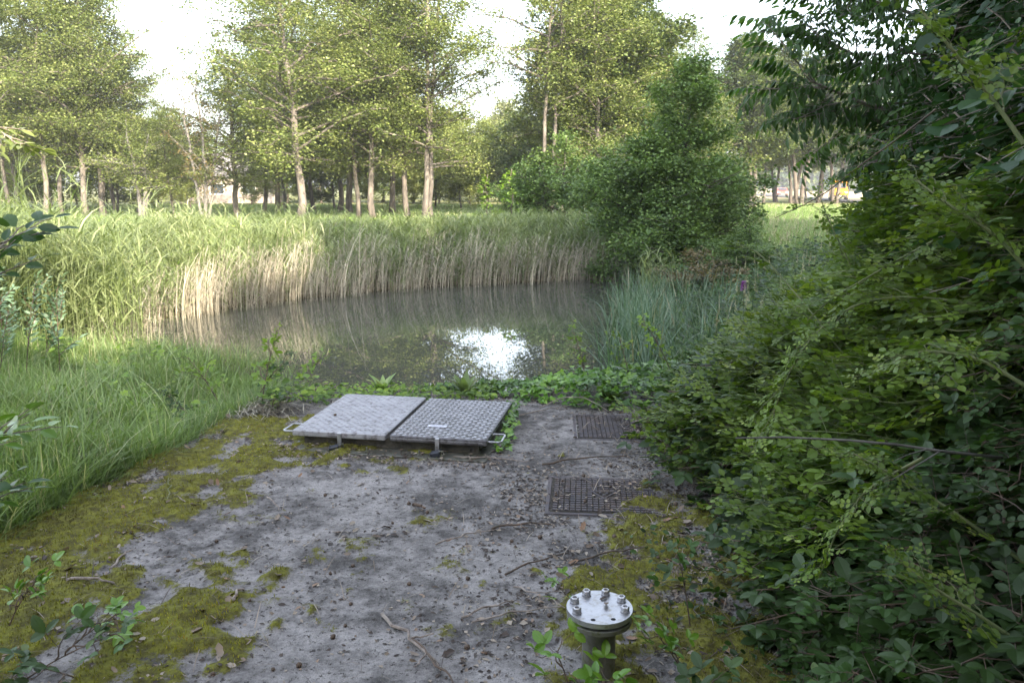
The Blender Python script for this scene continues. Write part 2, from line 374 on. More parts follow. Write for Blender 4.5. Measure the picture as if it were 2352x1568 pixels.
# ================================================================ CONCRETE SLAB
def moss_mask(x, y):
    n = fbm(x*2.6, y*2.6, 31, 5)
    n2 = fbm(x*9, y*9, 44, 3)
    left = sstep(1.55, .25, x - slab_left(y) + .28*(y-3.4)*(y < 3.4)) * sstep(5.0, 4.2, y)
    left = np.maximum(left, sstep(-.75, -1.35, x)*sstep(3.7, 3.0, y))
    right = sstep(-.15, .45, x - .22*(y-2.9))*sstep(4.25, 3.85, y)
    right = np.maximum(right, .8*sstep(.1, .3, x)*sstep(4.9, 4.7, y)*sstep(4.3, 4.5, y)*sstep(.5, .35, x))
    top = sstep(5.9, 5.4, y)*sstep(4.25, 4.6, y)*sstep(-.15, -.7, x)*.95
    patch = .70*sstep(.25, -.2, np.abs(x-.1)-.35)*sstep(3.0, 2.6, y)
    reg = np.clip(np.maximum(np.maximum(left, right), np.maximum(top, patch)), 0, 1)
    return sstep(.44, .66, n*.60 + n2*.40 + (reg-.5)*.30 - .045)
def slab_z(x, y):
    return (fbm(x*1.3, y*1.3, 3, 3)-.5)*.018 + (fbm(x*40, y*40, 17, 2)-.5)*.003
nx, ny = 520, 560
xs = np.linspace(0, 1, nx); ys = 0.6 + (SL_BACK-.6)*np.linspace(0, 1, ny)**.95
YY, TT = np.meshgrid(ys, xs, indexing='ij')
XL = slab_left(YY) + (fbm(YY*3, YY*0, 71, 3)-.5)*.12; XX = XL + (1.75-XL)*TT
mm = moss_mask(XX.ravel(), YY.ravel())
Zs = slab_z(XX.ravel(), YY.ravel()) + mm*(.008 + .036*fbm(XX.ravel()*14, YY.ravel()*14, 60, 4))
g = M()
vt = np.stack([XX.ravel(), YY.ravel(), Zs], 1)
i = np.arange(ny-1)[:, None]*nx + np.arange(nx-1)[None, :]; a = i.ravel()
L = np.stack([a, a+1, a+nx+1, a+nx], 1).ravel(); T = np.full(len(a), 4)
g.add(vt, L, T)
ring = list(range(0, nx)) + [k*nx+nx-1 for k in range(1, ny)] + [(ny-1)*nx + k for k in range(nx-2, -1, -1)] + [k*nx for k in range(ny-2, 0, -1)]
rv = vt[ring].copy(); rb = rv.copy(); rb[:, 2] = np.where(rb[:, 1] > 6.3, -.8, -.25)
k = len(ring); q = np.arange(k); qq = (q+1) % k
g.add(np.concatenate([rv, rb]), np.stack([q, q+k, qq+k, qq], 1).ravel(), np.full(k, 4))
mossattr = np.concatenate([mm, np.zeros(2*k)])
m, t = newmat('weathered_concrete')
geo = N(t, 'ShaderNodeNewGeometry')
def pn(sc, det=6, ro=.6, st=None):
    x = N(t, 'ShaderNodeTexNoise'); x.inputs['Scale'].default_value = sc; x.inputs['Detail'].default_value = det; x.inputs['Roughness'].default_value = ro
    t.links.new(geo.outputs['Position'], x.inputs['Vector']); return x
def mixc(f, a, b, bt='MIX'):
    x = N(t, 'ShaderNodeMix', data_type='RGBA', blend_type=bt)
    for s_, v_ in ((0, f), (6, a), (7, b)):
        if hasattr(v_, 'links'): t.links.new(v_, x.inputs[s_])
        elif isinstance(v_, tuple): x.inputs[s_].default_value = (*v_, 1)
        else: x.inputs[s_].default_value = v_
    return x.outputs[2]
big, mid, fine, grit = pn(1.7, 8, .75), pn(8, 8, .78), pn(48, 7, .8), pn(170, 3, .6)
rb_ = ramp(t, [(.465, (0, 0, 0)), (.505, (.5, .5, .5)), (.545, (1, 1, 1))]); 
add = N(t, 'ShaderNodeMath', operation='MULTIPLY_ADD'); add.inputs[1].default_value = .30; t.links.new(mid.outputs[0], add.inputs[0]); 
sc2 = N(t, 'ShaderNodeMath', operation='MULTIPLY'); sc2.inputs[1].default_value = .40; t.links.new(big.outputs[0], sc2.inputs[0]); t.links.new(sc2.outputs[0], add.inputs[2])
ad2 = N(t, 'ShaderNodeMath', operation='MULTIPLY_ADD'); ad2.inputs[1].default_value = .30; t.links.new(fine.outputs[0], ad2.inputs[0]); t.links.new(add.outputs[0], ad2.inputs[2])
t.links.new(ad2.outputs[0], rb_.inputs[0])
rf = ramp(t, [(.36, (.42, .42, .43)), (.5, (.85, .85, .86)), (.64, (1.2, 1.2, 1.2))]); t.links.new(fine.outputs[0], rf.inputs[0])
pale = (.38, .357, .34); dark = (.10, .093, .088)
c0 = mixc(rb_.outputs[0], pale, dark)
c1 = mixc(1.0, c0, rf.outputs[0], 'MULTIPLY')
vor = N(t, 'ShaderNodeTexVoronoi'); vor.inputs['Scale'].default_value = 120; t.links.new(geo.outputs['Position'], vor.inputs['Vector'])
rv_ = ramp(t, [(.0, (1, 1, 1)), (.16, (0, 0, 0))]); t.links.new(vor.outputs['Distance'], rv_.inputs[0])
sp = N(t, 'ShaderNodeMath', operation='MULTIPLY'); t.links.new(rv_.outputs[0], sp.inputs[0]); t.links.new(rb_.outputs[0], sp.inputs[1])
c1 = mixc(sp.outputs[0], c1, (.42, .40, .38))
rd = ramp(t, [(.56, (0, 0, 0)), (.60, (1, 1, 1))]); d2 = pn(34, 7, .8); t.links.new(d2.outputs[0], rd.inputs[0])
c1 = mixc(rd.outputs[0], c1, (.045, .038, .035))
rm = ramp(t, [(.3, (.045, .042, .014)), (.45, (.10, .092, .022)), (.55, (.15, .15, .025)), (.63, (.20, .20, .03)), (.75, (.13, .09, .035))]); mn = pn(22, 7, .7); t.links.new(mn.outputs[0], rm.inputs[0])
at = N(t, 'ShaderNodeAttribute', attribute_name='moss')
am = N(t, 'ShaderNodeMath', operation='MULTIPLY_ADD'); am.inputs[1].default_value = 1.9; t.links.new(fine.outputs[0], am.inputs[0]); 
sb = N(t, 'ShaderNodeMath', operation='SUBTRACT'); t.links.new(at.outputs['Fac'], sb.inputs[0]); sb.inputs[1].default_value = .8; t.links.new(sb.outputs[0], am.inputs[2])
rr_ = ramp(t, [(.35, (0, 0, 0)), (.6, (1, 1, 1))]); t.links.new(am.outputs[0], rr_.inputs[0])
c2 = mixc(rr_.outputs[0], c1, rm.outputs[0])
p = N(t, 'ShaderNodeBsdfPrincipled'); p.inputs['Roughness'].default_value = .9; p.inputs['Specular IOR Level'].default_value = .25; t.links.new(c2, p.inputs['Base Color'])
hs = N(t, 'ShaderNodeMath', operation='ADD'); t.links.new(fine.outputs[0], hs.inputs[0]); t.links.new(grit.outputs[0], hs.inputs[1])
b = N(t, 'ShaderNodeBump'); b.inputs['Strength'].default_value = .6; b.inputs['Distance'].default_value = .012; t.links.new(hs.outputs[0], b.inputs['Height']); t.links.new(b.outputs[0], p.inputs['Normal'])
o_ = N(t, 'ShaderNodeOutputMaterial'); t.links.new(p.outputs[0], o_.inputs[0])
sl = g.obj('pavement', m, smooth=True, extra={'moss': mossattr})
tag(sl, 'weathered mossy concrete slab at the edge of the pond', 'concrete slab', kind='structure')
def surf_z(x, y):
    mk = moss_mask(x, y)
    z = np.where(in_slab(x, y), slab_z(x, y) + mk*.016, ground_z(x, y))
    cov = ((np.abs(x-.80) < .36) & (np.abs(y-5.36) < .3)) | ((np.abs(x-.5) < .3) & (np.abs(y-4.1) < .27))
    return np.where(cov, np.maximum(z, .018), z)

rg = np.random.default_rng(7)
def u(a, b, n): return rg.uniform(a, b, n)

# moss tufts ----------------------------------------------------
n = 150000
x = u(-3.8, 1.75, n); y = 1.8 + (u(0, 1, n)**1.3)*4.6
mk = moss_mask(x, y); keep = in_slab(x, y) & (u(0, 1, n) < mk*1.1-.15) & (np.abs(x) < .72*y+.3)
x, y = x[keep], y[keep]; n = len(x)
z = slab_z(x, y) + moss_mask(x, y)*(.008 + .036*fbm(x*14, y*14, 60, 4)) - .003
c = np.clip(fbm(x*3.5, y*3.5, 90, 4)*1.4-.2 + u(-.25, .25, n), 0, 1)
g = M(); g.blades(np.stack([x, y, z], 1), u(.008, .02, n), u(.003, .006, n), u(0, 2*pi, n), u(-.5, .9, n), K=3, rnd=c)
tag(g.obj('moss', MT['moss']), 'yellow green moss cushions growing on the concrete', 'moss', kind='stuff')

# ================================================================ HATCH
galv = None
def metal_mat(name, c1, c2, rough=.45, scale=6, dirt=(.12, .11, .10), dirtamt=.3, metal=.85):
    m, t = newmat(name); tc = N(t, 'ShaderNodeTexCoord')
    a = N(t, 'ShaderNodeTexNoise'); a.inputs['Scale'].default_value = scale; a.inputs['Detail'].default_value = 8; a.inputs['Roughness'].default_value = .7; t.links.new(tc.outputs['Object'], a.inputs['Vector'])
    b = N(t, 'ShaderNodeTexNoise'); b.inputs['Scale'].default_value = scale*5; b.inputs['Detail'].default_value = 8; t.links.new(tc.outputs['Object'], b.inputs['Vector'])
    r1 = ramp(t, [(.35, c1), (.65, c2)]); t.links.new(a.outputs[0], r1.inputs[0])
    r2 = ramp(t, [(.62-dirtamt*.3, (0, 0, 0)), (.75-dirtamt*.3, (1, 1, 1))]); t.links.new(b.outputs[0], r2.inputs[0])
    x = N(t, 'ShaderNodeMix', data_type='RGBA'); t.links.new(r2.outputs[0], x.inputs[0]); t.links.new(r1.outputs[0], x.inputs[6]); x.inputs[7].default_value = (*dirt, 1)
    p = N(t, 'ShaderNodeBsdfPrincipled'); p.inputs['Metallic'].default_value = metal; t.links.new(x.outputs[2], p.inputs['Base Color'])
    mr = N(t, 'ShaderNodeMapRange'); mr.inputs[3].default_value = rough-.08; mr.inputs[4].default_value = rough+.2; t.links.new(a.outputs[0], mr.inputs[0]); t.links.new(mr.outputs[0], p.inputs['Roughness'])
    bm = N(t, 'ShaderNodeBump'); bm.inputs['Strength'].default_value = .15; bm.inputs['Distance'].default_value = .005; t.links.new(b.outputs[0], bm.inputs['Height']); t.links.new(bm.outputs[0], p.inputs['Normal'])
    o = N(t, 'ShaderNodeOutputMaterial'); t.links.new(p.outputs[0], o.inputs[0]); return m
MT['lid_pale'] = metal_mat('oxidised_aluminium', (.30, .295, .31), (.45, .445, .47), .5, 4, (.17, .16, .16), .35, .5)
MT['lid_dark'] = metal_mat('dirty_aluminium', (.085, .08, .083), (.20, .195, .21), .45, 4, (.06, .054, .052), .4, .5)
MT['rib'] = metal_mat('worn_rib_metal', (.34, .34, .36), (.52, .52, .55), .40, 9, (.16, .155, .15), .3, .6)
MT['rib_pale'] = metal_mat('chalky_rib_metal', (.29, .287, .305), (.42, .415, .44), .5, 6, (.25, .24, .235), .25, .3)
MT['steel'] = metal_mat('brushed_steel', (.34, .34, .355), (.52, .52, .54), .34, 9, (.30, .28, .25), .22, .85)
MT['steel_dirty'] = metal_mat('grimy_steel', (.13, .13, .11), (.22, .22, .19), .45, 8, (.12, .13, .07), .3, .6)
MT['kerb'] = solid('dark_kerb', (.03, .028, .024), (.09, .08, .06), 14, .9, bump=.5)
MT['lock'] = solid('black_plastic', (.02, .022, .03), (.04, .045, .06), 10, .45)
MT['plate'] = metal_mat('pale_plate', (.6, .6, .66), (.75, .75, .82), .4, 30, (.3, .3, .36), .35, .3)

HA = gp(1168*2352/4096, 1717*2352/4096, .12); HB = gp(1946*2352/4096, 1760*2352/4096, .12)
HC = gp(1360*2352/4096, 1571*2352/4096, .12)
hx = np.array([HB[0]-HA[0], HB[1]-HA[1]]); HW = np.linalg.norm(hx); hang = math.atan2(hx[1], hx[0])
HD = math.hypot(HC[0]-HA[0], HC[1]-HA[1])
print('hatch', HA, HB, HC, 'width', HW, 'depth', HD, 'angle', math.degrees(hang))
hatch = thing('access_hatch', 'low double leaf steel hatch of tread plate beside the pond', 'hatch', (HA[0], HA[1], 0), (0, 0, hang))
LW = (HW-.03)/2; TOP = .12; TH = .04
# kerb box and flange under the lids
g = M(); g.box((HW/2, HD/2, .042), (HW-.12, HD-.10, .085)); g.obj('kerb_frame', MT['kerb'], hatch)
g = M(); g.box((HW/2, HD/2-.02, .008), (HW+.02, HD+.12, .012), bev=.002); fl = g.obj('base_flange', MT['steel_dirty'], hatch)
for bx in (.28, .52, .86, 1.0):
    b_ = M(); b_.tube([(bx, -.05, .016), (bx, -.05, .05)], .006, 8); b_.lathe([(0, .026), (.013, .026), (.013, .018), (.016, .018), (.016, .016)], 6, (bx, -.05, 0)); b_.obj('anchor_bolt', MT['steel_dirty'], hatch)
def rib_field(g, w, d, z, pitch, seed, vertical=False):
    """five-bar tread: groups of short raised bars, turned by 90 degrees from cell to cell"""
    rr = np.random.default_rng(seed); pos = []; dirs = []
    nxp = int(w/pitch); nyp = int(d/pitch)
    for i in range(nxp):
        for j in range(nyp):
            cx = (i+.5)*w/nxp; cy = (j+.5)*d/nyp
            a = pi/4 if (i+j) % 2 else -pi/4
            for q in range(4):
                o = (q-1.5)*pitch*.21
                pos.append((cx - sin(a)*o, cy + cos(a)*o)); dirs.append(a)
    pos = np.array(pos); dirs = np.array(dirs); h = pitch*.44
    v = np.array([(-h, 0, 0), (0, -pitch*.075, 0), (h, 0, 0), (0, pitch*.075, 0), (-h*.45, 0, .0024), (h*.45, 0, .0024)])
    T = (v, np.array([0, 1, 4, 1, 5, 4, 1, 2, 5, 2, 3, 5, 3, 4, 5, 3, 0, 4]), np.array([3]*6), np.full(6, .5, np.float32), np.ones(6, np.int32))
    n = len(pos); P = np.stack([pos[:, 0], pos[:, 1], np.full(n, z)], 1)
    X = np.stack([np.cos(dirs), np.sin(dirs), np.zeros(n)], 1); Y = np.stack([-np.sin(dirs), np.cos(dirs), np.zeros(n)], 1); Z = np.tile([0, 0, 1.0], (n, 1))
    return T, P, X, Y, Z
def make_lid(x0, mat, seed, label, flip, d=HD):
    lid = bpy.data.objects.new('lid', None)
    g = M(); g.box((LW/2, d/2, -TH/2), (LW, d, TH), bev=.006)
    T, P, X, Y, Z = rib_field(g, LW-.01, d-.01, 0, .033 if flip else .030, seed)
    P[:, :2] += .005; g.scatter(T, P, X, Y, Z*(1.0 if flip else .6), 1.0)
    # ribs wrapped over the front and the inner side skirts
    nq = int(LW/.037)
    fp = []; 
    for i in range(nq):
        for q in range(4): fp.append((i*.037+.012+q*.009, -.0005, -.019))
    fp = np.array(fp); n = len(fp); a = np.where(np.arange(n)//4 % 2, 1., 1.)
    X2 = np.stack([np.full(n, .707), np.zeros(n), -np.full(n, .707)], 1); Z2 = np.tile([0, -1.0, 0], (n, 1)); Y2 = np.cross(Z2, X2)
    g.scatter(T, fp, X2, Y2, Z2, .8)
    nq = int(d/.037); fp = []
    for i in range(nq):
        for q in range(4): fp.append((LW+.0005, i*.037+.012+q*.009, -.019))
    fp = np.array(fp); n = len(fp)
    X2 = np.stack([np.zeros(n), np.full(n, .707), -np.full(n, .707)], 1); Z2 = np.tile([1.0, 0, 0], (n, 1)); Y2 = np.cross(Z2, X2)
    g.scatter(T, fp, X2, Y2, Z2, .8)
    o = g.obj('lid', [mat, MT['rib'] if flip else MT['rib_pale']], hatch, loc=(x0, 0, TOP)); o['label'] = label
    # bent bar handle
    s_ = 1 if flip else -1; xe = LW if flip else 0
    h = M(); yy = .04; zz = -.022
    h.tube([(xe-.002*s_, yy, zz), (xe+.07*s_, yy, zz), (xe+.082*s_, yy+.012, zz), (xe+.082*s_, yy+.148, zz), (xe+.07*s_, yy+.16, zz), (xe-.002*s_, yy+.16, zz)], .0065, 10)
    h.obj('handle', MT['steel'], o)
    # hasp tongue hanging down the front
    h = M(); hx_ = LW*.52 if not flip else LW*.5
    h.box((hx_, -.012, -.045), (.028, .006, .085), bev=.002); h.box((hx_, -.004, -.004), (.026, .02, .006), bev=.002); h.box((hx_+.022, -.03, -.083), (.005, .05, .04), bev=.002)
    h.obj('hasp', MT['steel'], o)
    return o
l1 = make_lid(0, MT['lid_pale'], 1, 'pale chalky left leaf of the hatch', False)
l2 = make_lid(LW+.03, MT['lid_dark'], 2, 'darker right leaf with clear raised tread', True, HD*.985)
g = M(); g.box((LW*.40, .23, .004), (.125, .045, .003), bev=.001)
pl = g.obj('name_plate', MT['plate'], l2)
g = M()
for rr in range(3):
    xx_ = -.045
    while xx_ < .045:
        ww = rg.uniform(.004, .012); g.box((LW*.40+xx_+ww/2, .241-rr*.011, .0058), (ww, .004, .0006)); xx_ += ww+.004
g.obj('worn_print', solid('worn_print_grey', (.3, .3, .36), (.42, .42, .5), 40, .6), pl)
def padlock(x, label, yaw):
    wpt = np.array([HA[0]+cos(hang)*x, HA[1]+sin(hang)*x]) + np.array([sin(hang), -cos(hang)])*.05
    o = thing('padlock', label, 'padlock', (wpt[0], wpt[1], .03), (R(12), R(-14), yaw), 'padlocks on the hatch')
    g = M(); g.box((0, 0, 0), (.062, .035, .04), bev=.006); g.box((-.026, 0, 0), (.012, .037, .042), bev=.004); g.obj('lock_body', MT['lock'], o)
    g = M(); a = np.linspace(-pi/2, pi/2, 9)
    pts = [(.02, 0, -.012)] + [(.042+.016*cos(q), 0, .014*sin(q)) for q in a] + [(.02, 0, .012)]
    g.tube(pts, .0045, 8); g.obj('shackle', MT['steel_dirty'], o)
    return o
padlock(LW*.49, 'black padlock hanging from the pale left hatch leaf', hang+R(15))
padlock(LW+.03+LW*.5, 'black padlock hanging from the dark right hatch leaf', hang+R(-8))

# ================================================================ MANHOLE COVERS
MT['iron'] = metal_mat('rusty_cast_iron', (.085, .08, .09), (.13, .11, .11), .75, 4, (.115, .085, .07), .25, .1)
MT['iron_groove'] = solid('dark_groove', (.018, .016, .014), (.05, .042, .03), 30, .95)  # groove floor near black, darker than the raised blocks
def manhole(name, label, c, w, d, rot):
    t_ = thing(name, label, 'manhole cover', (c[0], c[1], -.014), (0, 0, rot), 'cast iron manhole covers in the slab')
    fr = M(); b_ = .022
    for (px, py, sx, sy) in ((0, -d/2, w+b_, b_), (0, d/2, w+b_, b_), (-w/2, 0, b_, d-b_), (w/2, 0, b_, d-b_)):
        fr.box((px, py, .008), (sx, sy, .022), bev=.003)
    fr.obj('cover_frame', MT['iron'], t_)
    g = M(); g.box((0, 0, .008), (w-b_-.006, d-b_-.006, .02), mat=1)
    nx_, ny_ = int(w/.0325), int(d/.033); px_ = (w-.05)/nx_; py_ = (d-.05)/ny_
    for i in range(nx_):
        for j in range(ny_):
            x_ = -w/2+.025+(i+.5)*px_; y_ = -d/2+.025+(j+.5)*py_
            if abs(x_) < .075 and abs(y_) < .06: continue
            if abs(abs(x_)-.21) < .012 and abs(y_) < .02: continue
            g.box((x_, y_, .0205), (px_*.78, py_*.56, .008), rnd=.5)
    g.obj('cover_plate', [MT['iron'], MT['iron_groove']], t_)
    g = M()   # recessed centre with a raised triangle pointing to the viewer and four round studs
    P_ = [(-.068, .048), (.068, .048), (0, -.055)]
    for i in range(3):
        a_, b2 = np.array(P_[i]), np.array(P_[(i+1) % 3]); dd = b2-a_; ln = np.linalg.norm(dd); an = math.atan2(dd[1], dd[0])
        g.box(((a_[0]+b2[0])/2, (a_[1]+b2[1])/2, .0195+.0006*i), (ln, .009, .007), rot=an)
    for (sx, sy) in ((-.018, .022), (.018, .022), (0, -.008)): g.lathe([(0, .026), (.009, .026), (.011, .018)], 12, (sx, sy, 0))
    g.box((-.045, -.03, .0185), (.035, .008, .004)); g.box((.045, -.03, .0185), (.035, .008, .004))
    g.obj('triangle_emblem', MT['iron'], t_)
    return t_
manhole('manhole_cover', 'rust stained iron cover under the ivy with a raised triangle', (.80, 5.36), .72, .58, R(-3))
manhole('manhole_cover', 'moss edged iron cover partly buried in litter, nearer the flanged pipe', (.50, 4.10), .60, .52, R(-5))

# ================================================================ FLANGED PIPE
fz = .25
fcx, fcy = gp(1377, 1392, fz)
pipe = thing('capped_pipe', 'short vertical steel pipe with a bolted blind flange', 'pipe', (fcx, fcy, 0))
print('pipe', fcx, fcy)
g = M(); g.lathe([(.057, -.2), (.057, fz-.045)], 40); g.obj('pipe_body', MT['steel_dirty'], pipe, smooth=True)
g = M(); g.lathe([(.057, fz-.048), (.107, fz-.048), (.110, fz-.046), (.110, fz-.032), (.107, fz-.030), (.06, fz-.030), (.06, fz-.02), (.03, fz-.02)], 56); g.obj('flange_ring', MT['steel_dirty'], pipe)
cz = fz
holes = [R(a) for a in (250, 295, 340, 25, 70, 115, 160, 205)]
# blind flange with two open bolt holes: built as rings of the disc with the open holes cut out by a boolean-free polar patch
import bmesh
def disc_with_holes():
    bm = bmesh.new(); Rd = .112; zt, zb = fz, fz-.018
    import mathutils
    outer = [bm.verts.new((Rd*cos(a), Rd*sin(a), zt)) for a in np.linspace(0, 2*pi, 72, endpoint=False)]
    edges = [bm.edges.new((outer[i], outer[(i+1) % 72])) for i in range(72)]
    hv = []
    for a in holes[:2]:
        cx_, cy_ = .088*cos(a), .088*sin(a)
        ring_ = [bm.verts.new((cx_+.0085*cos(b), cy_+.0085*sin(b), zt)) for b in np.linspace(0, 2*pi, 16, endpoint=False)]
        edges += [bm.edges.new((ring_[i], ring_[(i+1) % 16])) for i in range(16)]; hv.append(ring_)
    bmesh.ops.triangle_fill(bm, edges=edges, use_beauty=True)
    def inhole(p): return any(math.hypot(p.x-.088*cos(a), p.y-.088*sin(a)) < .0075 for a in holes[:2])
    bad = [f for f in bm.faces if inhole(f.calc_center_median())]
    bmesh.ops.delete(bm, geom=bad, context='FACES_ONLY')
    def skirt(r, inv):
        low = [bm.verts.new((v.co.x*(1.0), v.co.y, zb)) for v in r]; k = len(r)
        for i in range(k):
            j = (i+1) % k; f = (r[i], low[i], low[j], r[j]); bm.faces.new(f if not inv else f[::-1])
    skirt(outer, False)
    for h_ in hv: skirt(h_, True)
    for v in bm.verts: pass
    bmesh.ops.recalc_face_normals(bm, faces=bm.faces[:])
    me = bpy.data.meshes.new('blind_flange'); bm.to_mesh(me); bm.free(); me.materials.append(MT['steel'])
    o = bpy.data.objects.new('blind_flange', me); COL.objects.link(o); o.parent = pipe; return o
bf = disc_with_holes()
nut_me = None
for a in holes[2:]:
    g = M(); c_ = (.088*cos(a), .088*sin(a), 0)
    g.lathe([(.0165, fz+.001), (.0165, fz+.0045), (.009, fz+.0045)], 24, c_)
    g.lathe([(.0145, fz+.0045), (.0145, fz+.0175), (.0125, fz+.0195), (.0085, fz+.0195), (.0085, fz+.008)], 6, c_)
    g.lathe([(.0083, fz+.004), (.0083, fz+.014), (.0, fz+.0145)], 14, c_)
    g.obj('nut', MT['steel'], pipe)
for a in holes[2:]:
    g = M(); g.tube([(.088*cos(a), .088*sin(a), fz-.031), (.088*cos(a), .088*sin(a), fz-.017)], .008, 8); g.obj('stud_bolt', MT['steel_dirty'], pipe)

# ================================================================ LITTER, TWIGS AND DEAD LEAVES
def curve_pts(p0, p1, wob, k=7, seed=0, sag=0.0):
    rr = np.random.default_rng(seed); t = np.linspace(0, 1, k)[:, None]
    p = np.array(p0)*(1-t) + np.array(p1)*t; wv = rr.normal(0, wob, (k, 3)); wv[0] = wv[-1] = 0
    wv[:, 2] *= .3; p = p + wv; p[:, 2] += sag*(t*(1-t))[:, 0]*4; return p
def twig(a, b, r, label, cat='twig', forks=(), mat='twig', group='fallen twigs on the slab', seed=1, lift=.012):
    (x0, y0), (x1, y1) = gp(*a), gp(*b)
    o = thing('twig', label, cat, (x0, y0, 0), group=group)
    z0 = float(surf_z(np.array([x0]), np.array([y0]))[0])+r+.004; z1 = float(surf_z(np.array([x1]), np.array([y1]))[0])+r+.004
    g = M(); p = curve_pts((0, 0, z0), (x1-x0, y1-y0, z1), .007, 9, seed, lift)
    r = r*1.25; g.tube(p, np.linspace(r, r*.5, 9), 6)
    for (ti, dx_, dy_) in forks:
        q = p[ti]; e = q + np.array([dx_, dy_, .01]); g.tube(curve_pts(q, e, .006, 5, seed+9), np.linspace(r*.6, r*.3, 5), 5)
    bt = g.obj('stick', MT[mat], o); return o
twig((878, 1415), (1012, 1542), .006, 'forked dry twig crossing the slab at the bottom centre', forks=((4, .09, .02), (6, -.03, -.1)), seed=3)
twig((940, 1470), (1045, 1580), .005, 'dark twig running on from the forked one at the bottom', mat='darkcane', seed=13)
twig((1060, 1420), (1180, 1385), .004, 'thin pale twig beside the moss left of the pipe', seed=4)
twig((1000, 1252), (1140, 1218), .0035, 'thin straight twig in the middle of the slab', seed=5)
twig((1130, 1216), (1265, 1205), .005, 'dark twig left of the nearer manhole cover', mat='darkcane', forks=((4, .03, -.09),), seed=6)
twig((1160, 1322), (1300, 1270), .004, 'long brown twig slanting below the nearer manhole cover', mat='darkcane', seed=7)
twig((1245, 1068), (1440, 1048), .005, 'bramble cane lying between the two manhole covers', mat='darkcane', forks=((5, .06, -.12),), seed=8)
twig((1030, 1052), (1210, 1063), .004, 'pale stalk lying in front of the dark hatch leaf', seed=9)
twig((1130, 1040), (1190, 1012), .005, 'short grey stick leaning by the right corner of the hatch', seed=10)
twig((1085, 1430), (1330, 1400), .003, 'long straw stalk reaching to the foot of the pipe', mat='twig', seed=11)
twig((1180, 1350), (1310, 1412), .003, 'thin straw pair pointing at the pipe flange', seed=12, forks=((3, .1, -.01),))
twig((1310, 1300), (1500, 1262), .004, 'brown twig behind the pipe flange', mat='darkcane', seed=14)
twig((155, 1345), (262, 1352), .006, 'knobbly lichen covered twig on the left moss', seed=15)
twig((255, 1310), (305, 1265), .005, 'short upright leaning twig on the left moss', seed=16)
twig((540, 1388), (560, 1358), .006, 'small pale twig stub near the centre moss patch', seed=17)
twig((950, 1165), (978, 1172), .008, 'black cigar shaped stick piece on bare concrete', mat='darkcane', seed=18, lift=.002)
twig((613, 1143), (640, 1172), .004, 'curved thin root like twig below the pale hatch leaf', seed=19)
twig((1180, 960), (1320, 930), .004, 'grey twig in front of the ivy', seed=20)
twig((1240, 938), (1400, 948), .004, 'dead bramble cane lying across the ivy', seed=21, lift=.1)
twig((385, 1160), (392, 1100), .003, 'single green grass ear standing out of the slab edge', mat='cane', seed=22)

# individual larger dead leaves (nothing tells them apart) and uncountable crumbs
def leaf_on_ground(n, xr, yr, size, seed, cond=None):
    rr = np.random.default_rng(seed); x = rr.uniform(*xr, n); y = rr.uniform(*yr, n)
    return x, y, rr.uniform(*size, n), rr.uniform(0, 2*pi, n), rr.uniform(0, 1, n)
dl_me = []
for q in range(6):
    g = M(); T = leaf_T(.62 if q % 2 else .5, st=(0, .15, .32, .5, .68, .85, 1), ws=(0, .6, 1, .8, 1, .55, 0), fold=.5-.15*(q % 3), curl=-.45+.22*q)
    g.add(*T[:3], rnd=[.25, .55, .8, .45, 1., .65][q]); dl_me.append(g.mesh('dead_leaf', MT['deadleaf'], True))
rr = np.random.default_rng(12)
spots = []
while len(spots) < 230:
    y_ = rr.uniform(2.2, 5.9); x_ = rr.uniform(-.62*y_-.1, min(1.1, .55*y_))
    if not in_slab(np.array(x_), np.array(y_)): continue
    mk = float(moss_mask(np.array([x_]), np.array([y_]))[0]); wl = .12 + .7*mk + (.5 if x_ > .2 and y_ < 4 else 0)
    if rr.uniform() > wl: continue
    if -1.5 < x_ < .25 and 4.75 < y_ < 5.9: continue
    if math.hypot(x_-fcx, y_-fcy) < .1: continue
    spots.append((x_, y_))
for i, (x_, y_) in enumerate(spots):
    o = bpy.data.objects.new('dead_leaf', dl_me[i % 6]); COL.objects.link(o)
    z_ = float(surf_z(np.array([x_]), np.array([y_]))[0])
    o.location = (x_, y_, z_+.008); o.rotation_euler = (rr.uniform(-.35, .35), rr.uniform(-.5, .5), rr.uniform(0, 6.28)); s_ = rr.uniform(.024, .055); o.scale = (s_, s_, s_)
    tag(o, 'small curled brown dead leaf lying on the slab', 'dead leaf', 'fallen dead leaves on the slab')
n = 110000
x = u(-3.6, 1.7, n); y = u(1.9, 6.5, n)
dens = .10 + .35*moss_mask(x, y) + .8*sstep(-.35, .5, x+.1*(y-3.6))*sstep(5.0, 4.0, y)+.4*sstep(.6, 1., x) + .8*sstep(6.0, 6.35, y) + .5*sstep(.35, .1, x-slab_left(y))
dens *= (.25 + 1.2*sstep(.4, .65, fbm(x*5, y*5, 77, 4)))
hx_l = (x-HA[0])*cos(hang)+(y-HA[1])*sin(hang); hy_l = -(x-HA[0])*sin(hang)+(y-HA[1])*cos(hang)
keep = in_slab(x, y) & (u(0, 1, n) < dens) & (np.abs(x) < .7*y+.3) & ~((hx_l > -.02) & (hx_l < HW+.02) & (hy_l > -.02) & (hy_l < HD+.05))
keep &= ~((np.abs(x-.5) < .31) & (np.abs(y-4.1) < .27) & (u(0, 1, len(x)) < .7))
x, y = x[keep], y[keep]; n = len(x)
P = np.stack([x, y, surf_z(x, y)+.004], 1); a = u(0, 2*pi, n)
D = np.stack([np.cos(a), np.sin(a), u(-.15, .3, n)], 1); U = np.stack([u(-.5, .5, n), u(-.5, .5, n), np.ones(n)], 1)
X, Y, Z = frames(D, U); g = M(); h1 = u(0, 1, n) < .5
